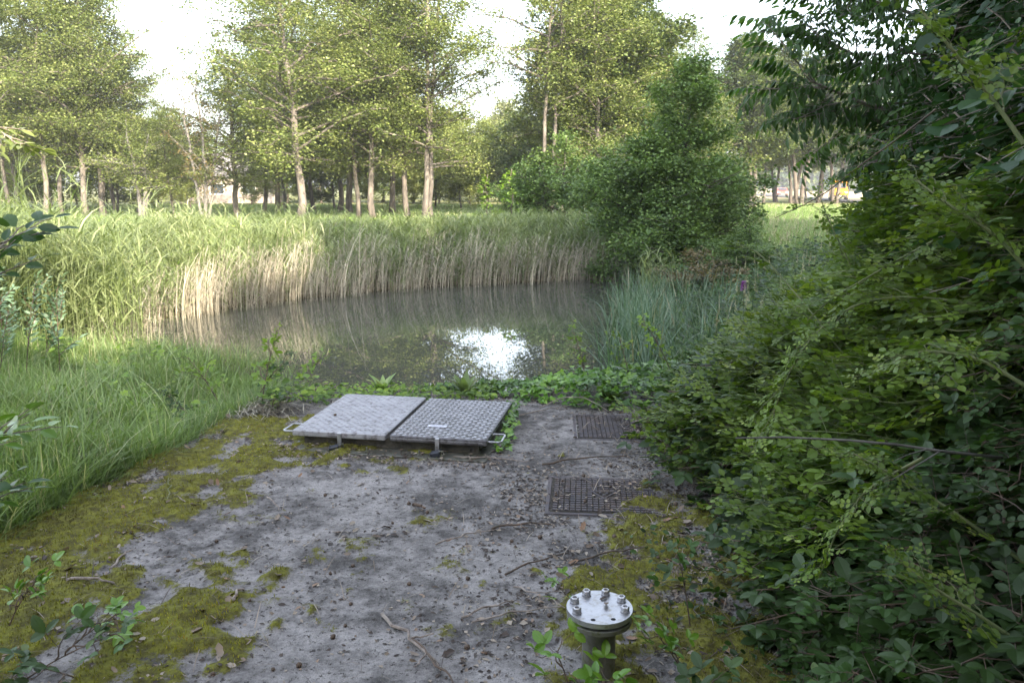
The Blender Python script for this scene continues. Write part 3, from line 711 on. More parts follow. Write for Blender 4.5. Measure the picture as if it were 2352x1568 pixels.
for sel, T, s0, s1 in ((h1, RHOMB, .006, .022), (~h1, LEAF_LONG, .01, .035)):
    g.scatter(T, P[sel], X[sel], Y[sel], Z[sel], u(s0, s1, sel.sum())*np.where(u(0, 1, sel.sum()) < .06, 1.8, 1), np.where(u(0, 1, sel.sum()) < .62, u(0, .3, sel.sum()), u(.5, .97, sel.sum())), 0)
# dark fallen alder cones
cone_me = []
for q in range(3):
    rc = np.random.default_rng(q); gc = M(); gc.lathe([(0, 0), (.35, .12), (.5, .4), (.45, .75), (.2, 1.0), (0, 1.05)], 9); v_ = gc.v[0]; v_[:, :2] *= (1+rc.uniform(-.25, .25, (len(v_), 1))); cone_me.append(gc.mesh('alder_cone', MT['darkcane'], True))
for i in range(46):
    x_, y_ = rr.uniform(-1.6, .9), rr.uniform(2.3, 4.7)
    if not in_slab(np.array(x_), np.array(y_)) or math.hypot(x_-fcx, y_-fcy) < .12: continue
    o = bpy.data.objects.new('alder_cone', cone_me[i % 3]); COL.objects.link(o); o.location = (x_, y_, float(surf_z(np.array([x_]), np.array([y_]))[0])+.006)
    o.rotation_euler = (R(85)+rr.uniform(-.3, .3), 0, rr.uniform(0, 6.28)); sc_ = rr.uniform(.012, .022); o.scale = (sc_, sc_, sc_)
    tag(o, 'small dark fallen alder cone lying on the concrete', 'cone', 'fallen alder cones on the slab')
# straw threads
k = 9000; x = u(-3.4, 1.7, k); y = u(2.0, 6.5, k)
kp = in_slab(x, y) & (u(0, 1, k) < .15+.85*sstep(.15, .9, x+.15*(y-3.2))) & ~((np.abs(x-HA[0]-.6) < .75) & (np.abs(y-HA[1]-.5) < .75)); x, y = x[kp], y[kp]; k = len(x)
P = np.stack([x, y, surf_z(x, y)+.006], 1); a = u(0, 2*pi, k); D = np.stack([np.cos(a), np.sin(a), u(-.05, .25, k)], 1)
X, Y, Z = frames(D, np.tile([0, .3, 1.0], (k, 1)))
THREAD = (np.array([(-.012, 0, 0), (.012, 0, 0), (.02, .5, .05), (-.006, .5, .05), (.006, 1, 0), (-.004, 1, 0)], np.float32), np.array([0, 1, 2, 3, 3, 2, 4, 5]), np.array([4, 4]), np.full(6, .5, np.float32), np.zeros(2, np.int32))
g.scatter(THREAD, P, X, Y, Z, u(.04, .16, k), u(.2, .9, k), 0)
tag(g.obj('leaf_litter', MT['deadleaf']), 'fine brown leaf crumbs and straw strewn over the slab', 'leaf litter', kind='stuff')
#===PLANTS===
# ================================================================ GRASS
def infrustum(x, y, m=1.0): return (np.abs(x) < .66*y+m) & (y > 0)
def grass(name, label, n, xr, yr, cond, h, w, bend=(.2, .9), mat='grass', seed=1, K=4, colf=None, cat='grass', power=1.0, lift=0.0):
    rr = np.random.default_rng(seed); x = rr.uniform(*xr, n); y = yr[0] + rr.uniform(0, 1, n)**power*(yr[1]-yr[0])
    kp = infrustum(x, y) & cond(x, y, rr); x, y = x[kp], y[kp]; k = len(x)
    cl = .5*fbm(x*1.1, y*1.1, seed+50, 4)+.5*fbm(x*4.5, y*4.5, seed+51, 3)
    hh = rr.uniform(*h, k)*(.55+.9*cl)*(np.interp(pond_sd(x, y), [0, .5, 2.8], [.15, .35, 1]) if name == 'long_grass' else 1); ww = rr.uniform(*w, k)
    az = (fbm(x*.7, y*.7, seed+9, 3)*4*pi) + rr.normal(0, 1.7, k)
    g = M(); c = np.clip(cl*1.5-.45 + rr.uniform(-.35, .35, k), 0, 1)
    if colf is not None: c = np.clip(colf(x, y, c, rr), 0, 1)
    P = np.stack([x, y, ground_z(x, y)-.01+lift], 1)
    g.blades(P, hh, ww, az, rr.uniform(*bend, k), K=K, rnd=c, face=az+pi/2+rr.normal(0, .5, k))
    o = g.obj(name, MT[mat]); tag(o, label, cat, kind='stuff'); print(name, k); return o
notslab = lambda x, y: ~in_slab(x, y, -.02)
landleft = lambda x, y, rr: notslab(x, y) & (pond_sd(x, y) > .0) & (x < -1.2)
grass('long_grass', 'long soft green grass on the left bank beside the slab', 190000, (-9, -1.2), (1.6, 9.5), landleft, (.16, .42), (.006, .013), seed=2, K=5, power=.9, bend=(.03, .9),
      colf=lambda x, y, c, rr: np.where(rr.uniform(0, 1, len(x)) < .07, .97, .15+c*.72))
grass('tall_grass', 'taller arching pale grass blades through the left bank', 9000, (-9, -1.2), (1.6, 9.5), lambda x, y, rr: landleft(x, y, rr) & (pond_sd(x, y) > .8) & (fbm(x*2.2, y*2.2, 14, 3) > .5), (.4, .65), (.006, .012), seed=12, K=6, bend=(.25, 1.1),
      colf=lambda x, y, c, rr: .45+.5*rr.uniform(0, 1, len(x)))
# overhanging fringe along the slab edge
grass('edge_grass', 'tufts of bright grass leaning over the slab edge', 26000, (-4.2, -1.5), (1.8, 6.8), lambda x, y, rr: (np.abs(x-slab_left(y)+.08) < .16), (.12, .30), (.004, .007), seed=3, K=5, bend=(.5, 1.3))
grass('shore_grass', 'straggling grass at the waterline on the left', 16000, (-9, 1), (6.6, 13), lambda x, y, rr: (pond_sd(x, y) > -.35) & (pond_sd(x, y) < 1.3) & (x < -1.6) & (y < 13.5) & notslab(x, y), (.15, .45), (.006, .010), seed=4, K=5,
      colf=lambda x, y, c, rr: c*.7+.25*(rr.uniform(0, 1, len(x)) < .5))
grass('meadow_grass', 'soft meadow grass on the right beyond the thicket', 150000, (3.5, 30), (11, 55), lambda x, y, rr: (pond_sd(x, y) > 1.2) & (x > 3.2), (.25, .55), (.012, .025), seed=5, K=3,
      colf=lambda x, y, c, rr: c*.8 + .5*(fbm(x*.35, y*.35, 4, 3) > .56)*rr.uniform(0, 1, len(x)))
grass('far_grass', 'sunlit rough grass between the tree trunks across the pond', 130000, (-34, 34), (23, 75), lambda x, y, rr: (pond_sd(x, y) > 3.0), (.12, .32), (.03, .055), seed=6, K=3, power=1.2,
      colf=lambda x, y, c, rr: c*.6+.75*rr.uniform(0, 1, len(x)))
grass('right_bank_grass', 'grey green grass and weeds on the right bank by the cattails', 70000, (1.2, 8), (6.0, 17), lambda x, y, rr: (pond_sd(x, y) > -.1) & (x > 1.2) & notslab(x, y), (.3, .7), (.006, .012), seed=7, K=4)
# seeding grass heads: pale plumes on stems
def plumes(name, label, n, f, h, seed, mat='seedhead', cat='grass'):
    rr = np.random.default_rng(seed); x, y = f(rr, n); kp = (pond_sd(x, y) > .05) & notslab(x, y); x, y = x[kp], y[kp]; n = len(x)
    z = ground_z(x, y); hh = rr.uniform(*h, n); az = rr.uniform(0, 2*pi, n); bd = rr.uniform(.05, .3, n); g = M()
    g.blades(np.stack([x, y, z], 1), hh, .006, az, bd, K=5, rnd=rr.uniform(.3, .8, n), tip=.4)
    tx = x+hh*bd*np.cos(az); ty = y+hh*bd*np.sin(az); tz = z+hh*(1-.35*bd)
    for q in range(16):
        t_ = q/16.; a = rr.uniform(0, 2*pi, n); l_ = .05*(1.1-t_)
        P = np.stack([tx-.5*bd*.2*np.cos(az)*(1-t_), ty-.2*bd*np.sin(az)*(1-t_), tz-.16+.2*t_], 1)
        D = np.stack([np.cos(a), np.sin(a), np.full(n, .9)], 1); X, Y, Z = frames(D, np.tile([0, -1.0, .4], (n, 1)))
        g.scatter(RHOMB, P, X, Y, Z, l_*rr.uniform(.5, 1.0, n)*(.7 if h[1] > .6 else .25), rr.uniform(0, 1, n), 0)
    tag(g.obj(name, MT[mat]), label, cat, kind='stuff')
plumes('seeding_grass', 'pale seed plumes of tall grass behind the cattails', 90, lambda r_, n: (r_.uniform(2.2, 5.5, n), r_.uniform(8.5, 15, n)), (.7, 1.05), 21)
plumes('grass_ears', 'thin grey seed ears rising from the left grass', 130, lambda r_, n: (r_.uniform(-6, -2.2, n), r_.uniform(3.0, 8, n)), (.3, .5), 22)
plumes('meadow_ears', 'purplish seed heads over the shaded meadow', 1300, lambda r_, n: (r_.uniform(5, 16, n), r_.uniform(14, 36, n)), (.5, .8), 23)

# ================================================================ REEDS
def reeds(name, label, n, region, h, seed, mat='reed', leafn=8, lw=(.016, .028), ll=(.28, .5), lean=None, colf=None, stemw=.008):
    rr = np.random.default_rng(seed); x, y = region(rr, n); n = len(x); z = np.maximum(ground_z(x, y), WZ-.05)
    hh = rr.uniform(*h, n)*(.75+.5*fbm(x*.45, y*.45, seed+3, 3))*np.interp(pond_sd(x, y), [0, 1.5, 4, 7], [1, 1, .72, .52])*np.interp(x, [-7, -3], [1.3, 1.0])*np.where(rr.uniform(0, 1, n) < .06, 1.4, 1); az = rr.uniform(0, 2*pi, n) if lean is None else rr.normal(lean[0], .8, n)
    bd = rr.uniform(.02, .16, n) if lean is None else rr.uniform(*lean[1], n); g = M(); P = np.stack([x, y, z], 1)
    c = np.clip(fbm(x*.6, y*.6, seed+70, 3)*1.5-.4+rr.uniform(-.25, .25, n), 0, 1)
    if colf is not None: c = np.clip(colf(x, y, c, rr), 0, 1)
    g.blades(P, hh, stemw, az, bd, K=4, rnd=c*.8, face=rr.uniform(-.5, .5, n), tip=.3)
    for q in range(leafn):
        t_ = .18+.80*(q+rr.uniform(0, 1, n))/leafn; off = hh*bd*t_**2; la = rr.uniform(0, 2*pi, n)
        Q = np.stack([x+off*np.cos(az), y+off*np.sin(az), z+hh*(t_-.35*bd*t_**2.2)], 1)
        L_ = rr.uniform(*ll, n)*(1.15-.5*np.abs(t_-.6))
        g.blades(Q, L_, rr.uniform(*lw, n), la, rr.uniform(.3, 1.1, n), K=4, rnd=np.clip(c+rr.uniform(-.2, .2, n), 0, 1), start=rr.uniform(.25, .8, n), droop=.75, face=la+pi/2+rr.normal(0, .7, n))
    print(name, n); o = g.obj(name, MT[mat]); tag(o, label, 'reeds', kind='stuff'); return o
def reg(xr, yr, dmin, dmax, extra=None):
    def f(rr, n):
        x = rr.uniform(*xr, n); y = rr.uniform(*yr, n); d = pond_sd(x, y); k = (d > dmin) & (d < dmax) & (np.abs(x) < .66*y+1.0)
        if extra: k &= extra(x, y, rr)
        return x[k], y[k]
    return f
farside = lambda x, y, rr: (y > 12.0) & ((x < 3.6) | (y > 19)) & (y > 9.5 + (x+7)*.6)
reeds('reed_bed', 'tall green reeds standing along the far bank', 27000, reg((-15, 6), (12, 29), -.5, 6.5, lambda x, y, rr: farside(x, y, rr) & ((x < 3.3) | (y > 22)) & ((pond_sd(x, y) > .35) | (rr.uniform(0, 1, len(x)) < .3))), (.8, 1.1), 31, leafn=7, lw=(.016, .03), ll=(.2, .42))
reeds('left_reed_mass', 'green reeds crowding the left end of the pond', 5200, reg((-12, -4.6), (8.2, 14), -.15, 5, lambda x, y, rr: (x < -5.9+.25*(y-9))), (1.0, 1.6), 32, mat='reed', leafn=7)
# bright leafy weeds low among the reeds
def weeds(name, label, n, region, h, size, seed, mat='nettle', T=HEXL, k=16):
    rr = np.random.default_rng(seed); x, y = region(rr, n); n = len(x); z = ground_z(x, y); hh = rr.uniform(*h, n); g = M()
    az = rr.uniform(0, 2*pi, n); g.blades(np.stack([x, y, z], 1), hh, .008, az, .1, K=3, rnd=.3, tip=.3)
    for q in range(k):
        t_ = rr.uniform(.15, 1, n); a = rr.uniform(0, 2*pi, n); P = np.stack([x+rr.normal(0, .05, n), y+rr.normal(0, .05, n), z+hh*t_], 1)
        D = np.stack([np.cos(a), np.sin(a), rr.uniform(-.4, .4, n)], 1); X, Y, Z = frames(D, np.stack([rr.normal(0, .3, n), -.3+rr.normal(0, .3, n), np.ones(n)], 1))
        g.scatter(T, P, X, Y, Z, rr.uniform(*size, n), rr.uniform(0, 1, n), 0)
    print(name, n); o = g.obj(name, MT[mat]); return tag(o, label, 'weeds', kind='stuff')
weeds('bank_weeds', 'bright green leafy weeds among the far reeds', 4200, reg((-14, 3), (12, 28), .5, 4.5, farside), (.4, .95), (.05, .09), 41)
weeds('right_bank_weeds', 'leafy weeds and docks covering the right bank', 2600, reg((1.6, 9), (6.6, 17), .0, 5, lambda x, y, rr: x > 1.6), (.25, .75), (.05, .11), 42, mat='bramble')
weeds('left_bank_weeds', 'broad leaved weeds at the left water edge', 130, reg((-9, -1.4), (5.6, 9.8), .6, 2.4), (.2, .4), (.04, .08), 43, mat='nettle')
# dead stalks: tan canes at the waterline leaning to the right
def stalks(name, label, n, region, h, seed, lean, w=(.010, .018), leaves=True):
    rr = np.random.default_rng(seed); x, y = region(rr, n); n = len(x); z = np.maximum(ground_z(x, y), WZ-.05)
    hh = rr.uniform(*h, n)*(.6+.8*fbm(x*.8, y*.8, seed, 3)); az = rr.normal(lean, .6, n); bd = rr.uniform(.03, .35, n); g = M(); P = np.stack([x, y, z], 1)
    c = rr.uniform(.1, 1, n); g.blades(P, hh, rr.uniform(*w, n), az, bd, K=5, rnd=c, face=rr.uniform(-.6, .6, n), tip=.45)
    if leaves:
        for q in range(3):
            t_ = rr.uniform(.1, .95, n); off = hh*bd*t_**2; la = rr.uniform(0, 2*pi, n)
            Q = np.stack([x+off*np.cos(az), y+off*np.sin(az), z+hh*(t_-.35*bd*t_**2.2)], 1)
            g.blades(Q, rr.uniform(.15, .3, n), .014, la, .9, K=3, rnd=c*.8, start=.3, droop=1.0)
    print(name, n); return tag(g.obj(name, MT['straw']), label, 'dead reeds', kind='stuff')
stalks('dead_reed_stalks', 'tan dead reed stalks fringing the far waterline', 16000, reg((-9, 4.5), (12, 22.5), -.55, .75, lambda x, y, rr: farside(x, y, rr) & (x > -6) & (x < 3.4) & ((x < 1.2) | (y > 19.6))), (.6, 1.2), 51, 0.15, w=(.006, .012))
stalks('mixed_dead_reeds', 'bleached straw stalks standing among the green reeds', 9000, reg((-13, 5), (12, 28),   .3, 3.5, farside), (.5, .9), 55, 0.3, w=(.006, .012))
stalks('tall_dead_reeds', 'taller bleached reed canes bent to the right above the water', 340, reg((-6.2, -1.6), (14, 20), -.45, .6, lambda x, y, rr: farside(x, y, rr) & (fbm(x*1.5, y*.2, 3, 2) > .42)), (1.1, 1.7), 52, 0.1, leaves=False)
stalks('left_dead_reeds', 'pinkish dead reed litter at the left end of the pond', 4200, reg((-10, -3.5), (9.0, 16), -.3, .9, lambda x, y, rr: (y > 10.6+(x+7)*.5)), (.3, .8), 53, 0.8)

# cattails -----------------------------------------------------
def cattails(name, label, n, region, h, seed):
    rr = np.random.default_rng(seed); x, y = region(rr, n); n = len(x); g = M()
    for q in range(6):
        a = rr.uniform(0, 2*pi, n); xx = x+rr.normal(0, .03, n); yy = y+rr.normal(0, .03, n)
        P = np.stack([xx, yy, np.full(n, WZ-.03)+np.maximum(0, ground_z(xx, yy)-WZ)], 1)
        g.blades(P, rr.uniform(*h, n), rr.uniform(.014, .022, n), a, rr.uniform(.05, .5, n), K=6, rnd=rr.uniform(0, 1, n), droop=.9, start=rr.uniform(0, .4, n))
    print(name, n); return tag(g.obj(name, MT['cattail']), label, 'cattails', kind='stuff')
cattails('cattail_leaves', 'blue green sword leaves of cattails in the shallow right side', 950, reg((.9, 5.0), (8.6, 15.5), -2.2, .8, lambda x, y, rr: (x > 1.25+.16*(y-10)+.18*np.sin(y*2.7)) & (x < 2.2+.2*(y-8)+rr.uniform(0, 1.5, len(x)))), (.6, 1.2), 61)

# ================================================================ TREES
def tree_meshes(seed, H=13., cb=3.5, cr=3.6, trunks=((0, 0, 0, .24),), nprim=30, nsec=6, twigs=4, leafT=RHOMB, leafs=(.08, .145), shape='oval', mat='alder', bark='bark', per=22, spread=.5, rise=(.0, 1.0), curve=0.3, keepleaf=.57, zshift=0.0):
    """trunk + limbs as one mesh, crown of single leaves as another; leaves sit on twigs at the ends of real limbs"""
    rr = np.random.default_rng(seed); tm = M(); anchors = []
    for (bx, by, leanaz, r0, *rest) in trunks:
        lean = rest[0] if rest else .04; hf = rest[1] if len(rest) > 1 else 1.0
        k = 14; t = np.linspace(0, 1, k); hh = H*hf
        wx = np.cumsum(rr.normal(0, .07, k))*(t > .05); wy = np.cumsum(rr.normal(0, .07, k))*(t > .05)
        tp = np.stack([bx + cos(leanaz)*lean*hh*t + wx*curve*3, by + sin(leanaz)*lean*hh*t + wy*curve*3, -.15+(hh+.15)*t], 1)
        rad = r0*.7*(1-t)**.75*.9 + .015; rad[0] *= 1.35; rad[1] *= 1.03
        tm.tube(tp, rad, 9)
        npr = int(nprim*hf)
        for i in range(npr):
            f = (i+rr.uniform(0, 1))/npr; z = cb + (hh*.985-cb)*f**1.0; tt = (z+.15)/(hh+.15)
            p0 = np.array([np.interp(tt, t, tp[:, q]) for q in range(3)]); ff = (z-cb)/(hh-cb)
            prof = {'oval': (0.5+.6*sin(pi*min(1, ff*1.05+.16)))*(1.06-ff)**.35, 'cone': 1.1*(1.02-ff)**.7+.04, 'col': .8*(1.03-ff)**.35, 'vase': .5+.6*ff}[shape]
            ln = cr*prof*rr.uniform(.6, 1.12); a = i*2.39996+rr.normal(0, .35); up = rr.uniform(*rise)
            kk = 6; s_ = np.linspace(0, 1, kk); dirh = np.array([cos(a), sin(a), 0])
            zz = ln*(up*s_ - .22*s_**2) + rr.normal(0, .04, kk).cumsum()*ln*.25
            br = p0 + dirh*(ln*s_)[:, None]; br[:, 2] += zz; br[:, :2] += np.cumsum(rr.normal(0, .03*ln, (kk, 2)), 0)*(s_[:, None] > 0)
            br[0] = p0
            r1 = min(.09, .017*ln+.01)*(1.1-ff*.5); tm.tube(br, np.linspace(r1, r1*.25, kk), 5, cap=False)
            ns = max(2, int(nsec*min(1.4, ln/cr+.25)))
            for j in range(ns):
                q = .10+.90*(j+rr.uniform(0, 1))/ns; b0 = np.array([np.interp(q, s_, br[:, m_]) for m_ in range(3)])
                a2 = a + (1 if j % 2 else -1)*rr.uniform(.4, 1.15); l2 = ln*spread*(1.15-q*.6)*rr.uniform(.6, 1.2)
                e = b0 + np.array([cos(a2)*l2, sin(a2)*l2, l2*rr.uniform(-.1, .55)]); mdd = (b0+e)/2 + rr.normal(0, .05*l2, 3)
                tm.tube(np.array([b0, mdd, e]), [r1*.4, r1*.25, .006], 4, cap=False)
                for w_ in range(twigs):
                    s2 = (w_+1)/twigs; anchors.append((b0*(1-s2)+e*s2 + rr.normal(0, .08*l2, 3), a2))
            anchors.append((br[-1], a))
    A = np.array([a_[0] for a_ in anchors]); na = len(A)
    if keepleaf < 1: sel = rr.uniform(0, 1, na) < keepleaf; A = A[sel]; na = len(A)
    cm = M(); n = na*per
    sig = cr*.085
    C = np.repeat(A, per, 0) + rr.normal(0, 1, (n, 3))*np.array([sig, sig, sig*.8])*np.exp(rr.normal(0, .35, (na, 1))).repeat(per, 0)
    clump = np.repeat(rr.uniform(0, 1, na), per)
    a = rr.uniform(0, 2*pi, n); D = np.stack([np.cos(a), np.sin(a), rr.uniform(-.7, .35, n)], 1)
    U = np.stack([rr.normal(0, .55, n), rr.normal(0, .55, n), np.ones(n)], 1); X, Y, Z = frames(D, U)
    cm.scatter(leafT, C, X, Y, Z, rr.uniform(*leafs, n), np.clip(.5*clump+.5*rr.uniform(0, 1, n), 0, 1), 0)
    return tm.mesh('trunk', MT[bark], True), cm.mesh('crown', MT[mat], False)
def place_tree(name, label, meshes, loc, rz=0, s=1.0, group='trees round the pond', cat='tree'):
    o = thing(name, label, cat, loc, (0, 0, rz), group)
    o.scale = (s, s, s) if np.isscalar(s) else s
    for nm, me in zip(('trunk', 'crown'), meshes):
        c = bpy.data.objects.new(nm, me); COL.objects.link(c); c.parent = o
    return o
A1 = tree_meshes(101, 14, 2.4, 3.9, ((0, 0, 0, .25),), nprim=50, per=62)
A2 = tree_meshes(102, 15, 3.4, 3.3, ((0, 0, .4, .21, .03),), nprim=46, per=57)
A3 = tree_meshes(103, 14.5, 2.6, 3.5, ((0, 0, 0, .22, .06), (.35, .2, .3, .16, .03, .92)), nprim=32, per=57)
A4 = tree_meshes(104, 15, 3.0, 2.9, ((0, 0, 2.5, .17, .03),), nprim=46, per=52, nsec=5)
A5 = tree_meshes(105, 16, 5.0, 3.0, ((0, 0, 0, .15, .01), (.55, .1, 0, .14, .015, .95)), nprim=30, per=34, nsec=5)
SM = tree_meshes(106, 5.2, 1.3, 2.3, ((0, 0, 2.2, .17, .25), (.1, 0, .6, .13, .12, .85), (.2, .1, 1.1, .10, .3, .5)), nprim=14, per=20, bark='bark_grey')
DEADISH = tree_meshes(107, 7.5, 1.0, 1.6, ((0, 0, 2.5, .12, .22), (.05, 0, 1.5, .14, .02), (.1, .1, .5, .10, .2, .9)), nprim=14, per=7, mat='rusty', bark='bark_grey', shape='col', rise=(1., 1.8))
OLD = tree_meshes(108, 14, 4.2, 4.2, ((0, 0, 2.6, .30, .17, .92), (.25, 0, .4, .30, .15, 1.0)), nprim=34, per=46, mat='oldtree', bark='bark_dark', leafs=(.16, .28), rise=(.3, 1.0), keepleaf=.85)
BK = tree_meshes(109, 11, 1.2, 4.2, ((0, 0, 0, .2),), nprim=40, per=26, mat='wood', leafs=(.2, .34), bark='bark_dark')
BKL = tree_meshes(110, 9, .6, 4.0, ((0, 0, 0, .15),), nprim=36, per=24, mat='sunlit_bush', leafs=(.18, .3), shape='vase', bark='bark_dark')
WIL = tree_meshes(111, 10, 1.5, 4.2, ((0, 0, 0, .25),), nprim=40, per=26, mat='willow', leafT=LEAF_LONG, leafs=(.25, .4), bark='bark_grey')

def tz(x, y): return float(ground_z(np.array([x]), np.array([y]))[0])
def T_(mesh, dx, Y, label, rz=0, s=1., name='alder_tree', group='tall alders on the far bank'):
    x = atY(dx, 490, Y)[0]; return place_tree(name, label, mesh, (x, Y, tz(x, Y)), rz, s, group)
G1 = 'tall alders on the far left bank'
T_(A2, 100, 44, 'alder at the far left with a trunk curving to the right at the base', 0.3, (.95, .95, .9), group=G1)
T_(A4, 118, 47, 'slim alder close beside the curved trunk on the left', 2.1, 1.0, group=G1)
T_(A4, 142, 46, 'thin alder third from the left edge', 4.0, .98, group=G1)
T_(A1, 198, 45, 'thickest straight trunked alder of the left group', 1.0, .98, group=G1)
T_(A3, 236, 46, 'double stemmed alder right of the thickest left trunk', 1.2, 1.0, group=G1)
T_(A2, -20, 42, 'alder with its crown cut by the left picture edge', 5.0, .95, group=G1)
T_(A4, 20, 45, 'alder with a grey base half hidden in reeds by the left edge', .5, .95, group=G1)
T_(SM, 320, 43, 'low gnarled tree with three spreading stems in the gap', 0, 1.0, 'gnarled_tree', None)
T_(A4, 400, 45, 'short single alder under the left gap of sky', 2.0, (.55, .55, .42), group=G1)
T_(DEADISH, 470, 41, 'sparse grey many stemmed tree with yellowing leaves', 0, .95, 'sparse_tree', None)
T_(A1, 318, 51, 'rounded alder crown on the right flank of the left group', 2.7, (.8, .8, .68), group=G1)
T_(A1, 40, 52, 'alder deep in the left group behind the grey base', 1.7, (.95, .95, .9), group=G1)
T_(A2, 270, 53, 'alder behind the thickest left trunk', 3.1, (.95, .95, .85), group=G1)
G2 = 'tall alders in the centre of the far bank'
T_(A1, 686, 38, 'broad pale trunked alder in the centre with low spreading limbs', 2.6, (1.12, 1.12, 1.0), group=G2)
T_(A1, 548, 43, 'leafy alder filling the left side of the central group', 5.1, (.9, .9, .60), group=G2)
T_(A1, 640, 50, 'alder crown behind the left limbs of the central group', .9, .95, group=G2)
T_(A1, 780, 55, 'alder crown filling the middle of the central group', 2.9, 1.0, group=G2)
T_(A1, 900, 52, 'alder crown behind the thin dark central trunk', 1.2, 1.0, group=G2)
T_(A2, 605, 52, 'dark trunked alder left of the broad pale one', .2, .9, group=G2)
T_(A4, 655, 60, 'thin reddish trunk just left of the broad pale alder', .8, .9, group=G2)
T_(A2, 722, 58, 'dark slim trunk behind the broad pale alder', 4.0, .95, group=G2)
T_(A3, 800, 50, 'dark paired trunks behind the leaning pale stem', .7, .95, group=G2)
T_(A4, 825, 42, 'pale alder stem leaning left beside the central trunk', 1.9, 1.0, group=G2)
T_(A1, 856, 41, 'straight bright trunk in the middle of the far bank', .4, .97, group=G2)
T_(A4, 906, 54, 'thin dark trunk between the two bright central ones', 3.2, .95, group=G2)
T_(A2, 938, 42, 'slender straight alder left of the leaning pair', 2.2, 1.0, group=G2)
T_(A3, 975, 40, 'alder pair leaning right beside the central gap of sky', 0.0, .98, group=G2)
G3 = 'tall alders behind the rounded young alder'
T_(A5, 1238, 40, 'tall twin stems with bare lower trunks right of the sky gap', 0.0, 1.0, group=G3)
T_(A4, 1290, 43, 'slim alder just right of the twin stems', 1.5, .95, group=G3)
T_(A3, 1375, 41, 'forked alder rising behind the small bushes', 3.6, .93, group=G3)
T_(OLD, 1425, 44, 'open crowned tree with crooked pale limbs in the right group', 1.0, .92, 'crooked_tree', None)
T_(A1, 1510, 47, 'rounded alder top showing above the young alder', 4.4, (.8, .8, .80), group=G3)
T_(A1, 1330, 50, 'alder crown filling the gap behind the twin stems', 4.1, .9, group=G3)
T_(A1, 1450, 52, 'alder crown behind the crooked pale limbs', 5.2, .88, group=G3)
T_(A2, 1600, 50, 'last alder of the right group with a domed top', 2.9, (.8, .8, .74), group=G3)
# background wood beyond the field
rb2 = np.random.default_rng(5)
back = [(-60, 62, BK, 1.1), (50, 66, BKL, .9), (150, 70, BK, 1.2), (250, 68, BKL, .8), (340, 72, BKL, .8), (420, 76, BK, .75), (520, 98, BKL, .6), (600, 92, BK, .75), (660, 84, BK, .8),
        (740, 86, BK, .95), (810, 88, BK, 1.), (880, 90, BK, 1.), (950, 84, BK, .9), (1010, 80, BKL, .85), (1080, 78, BKL, .8), (1150, 96, WIL, 1.15), (1200, 88, BK, .9), (1240, 60, BK, .8),
        (1310, 58, BK, .85), (1390, 62, BK, .9), (1480, 60, BK, .9), (1570, 64, BK, .85), (1650, 66, BK, .8), (1040, 110, BK, 1.), (480, 110, BK, .8), (1120, 120, BK, 1.05)]
back += [(dx_, Y_, (BKL, BK)[k_ % 5 == 4], s_) for k_, (dx_, Y_, s_) in enumerate(((-90, 58, .7), (0, 60, .75), (80, 58, .62), (180, 61, .7), (270, 58, .6), (365, 60, .62), (440, 64, .55), (580, 72, .5), (690, 64, .6), (770, 62, .62), (850, 66, .65), (930, 64, .6), (1000, 66, .7), (1060, 62, .62), (1120, 68, .6)))]
blab = {id(BK): ('broad_tree', 'dark bushy tree in the wood beyond the far bank'), id(BKL): ('pale_bush', 'light green bushy tree behind the alder trunks'), id(WIL): ('willow_tree', 'silvery willow below the central gap of sky')}
for i, (dx, Y, me, s) in enumerate(back):
    x = atY(dx, 490, Y)[0]; nm, lb = blab[id(me)]
    place_tree(nm, lb, me, (x, Y, 0), i*1.7, s, group='trees of the wood behind the alders')
# young rounded alder by the water, and the smaller bushes beside it
YA = tree_meshes(120, 5.7, .2, 1.98, ((0, 0, 0, .09), (.3, .3, 1, .07, .12, .6), (-.3, 0, 3, .07, .15, .65)), nprim=44, nsec=8, twigs=4, per=38, keepleaf=.8, leafT=HEXL, leafs=(.05, .095), mat='alder_cool', bark='bark_dark', shape='cone', rise=(.25, .9))
YB = tree_meshes(121, 3.4, .15, 1.7, ((0, 0, 0, .06), (.2, .2, 1, .05, .2, .8)), nprim=24, nsec=7, per=24, leafT=HEXL, leafs=(.06, .11), mat='alder_cool', bark='bark_dark', shape='oval')
xa = atY(1552, 600, 20.2)[0]
place_tree('young_alder', 'rounded young alder hanging over the right end of the water', YA, (xa, 20.2, tz(xa, 20.2)-.45), .5, (1.0, 1.0, 1.0), group=None)
xb = atY(1665, 600, 23.5)[0]
place_tree('young_alder', 'lower shoulder bush on the right side of the rounded young alder', YB, (xb, 23.5, tz(xb, 23.5)), 1.5, (.6, .6, .7), group=None)
xb = atY(1600, 600, 19)[0]
place_tree('shrub', 'low leafy shrub at the foot of the young alder by the meadow', YB, (xb, 18.5, tz(xb, 18.5)-.2), 3.5, (.8, .8, .5), group=None, cat='shrub')
for (dx, Y, s, lb) in ((1290, 31, 1.05, 'small pointed bush in front of the twin trunks'), (1390, 27.5, .85, 'grey green bush between the reeds and the young alder'), (1450, 25.5, .62, 'low bush tucked against the left side of the young alder'), (1210, 34, .75, 'dark low bush right of the yellow saplings')):
    x = atY(dx, 490, Y)[0]; place_tree('alder_bush', lb, YB, (x, Y, tz(x, Y)), dx, s, group='young alder bushes on the far bank', cat='bush')
SAP = tree_meshes(122, 2.6, .5, .55, ((0, 0, 0, .02),), nprim=16, nsec=3, twigs=2, per=7, leafT=HEXL, leafs=(.09, .15), mat='nettle', bark='bark_dark', shape='cone', rise=(.2, .8))
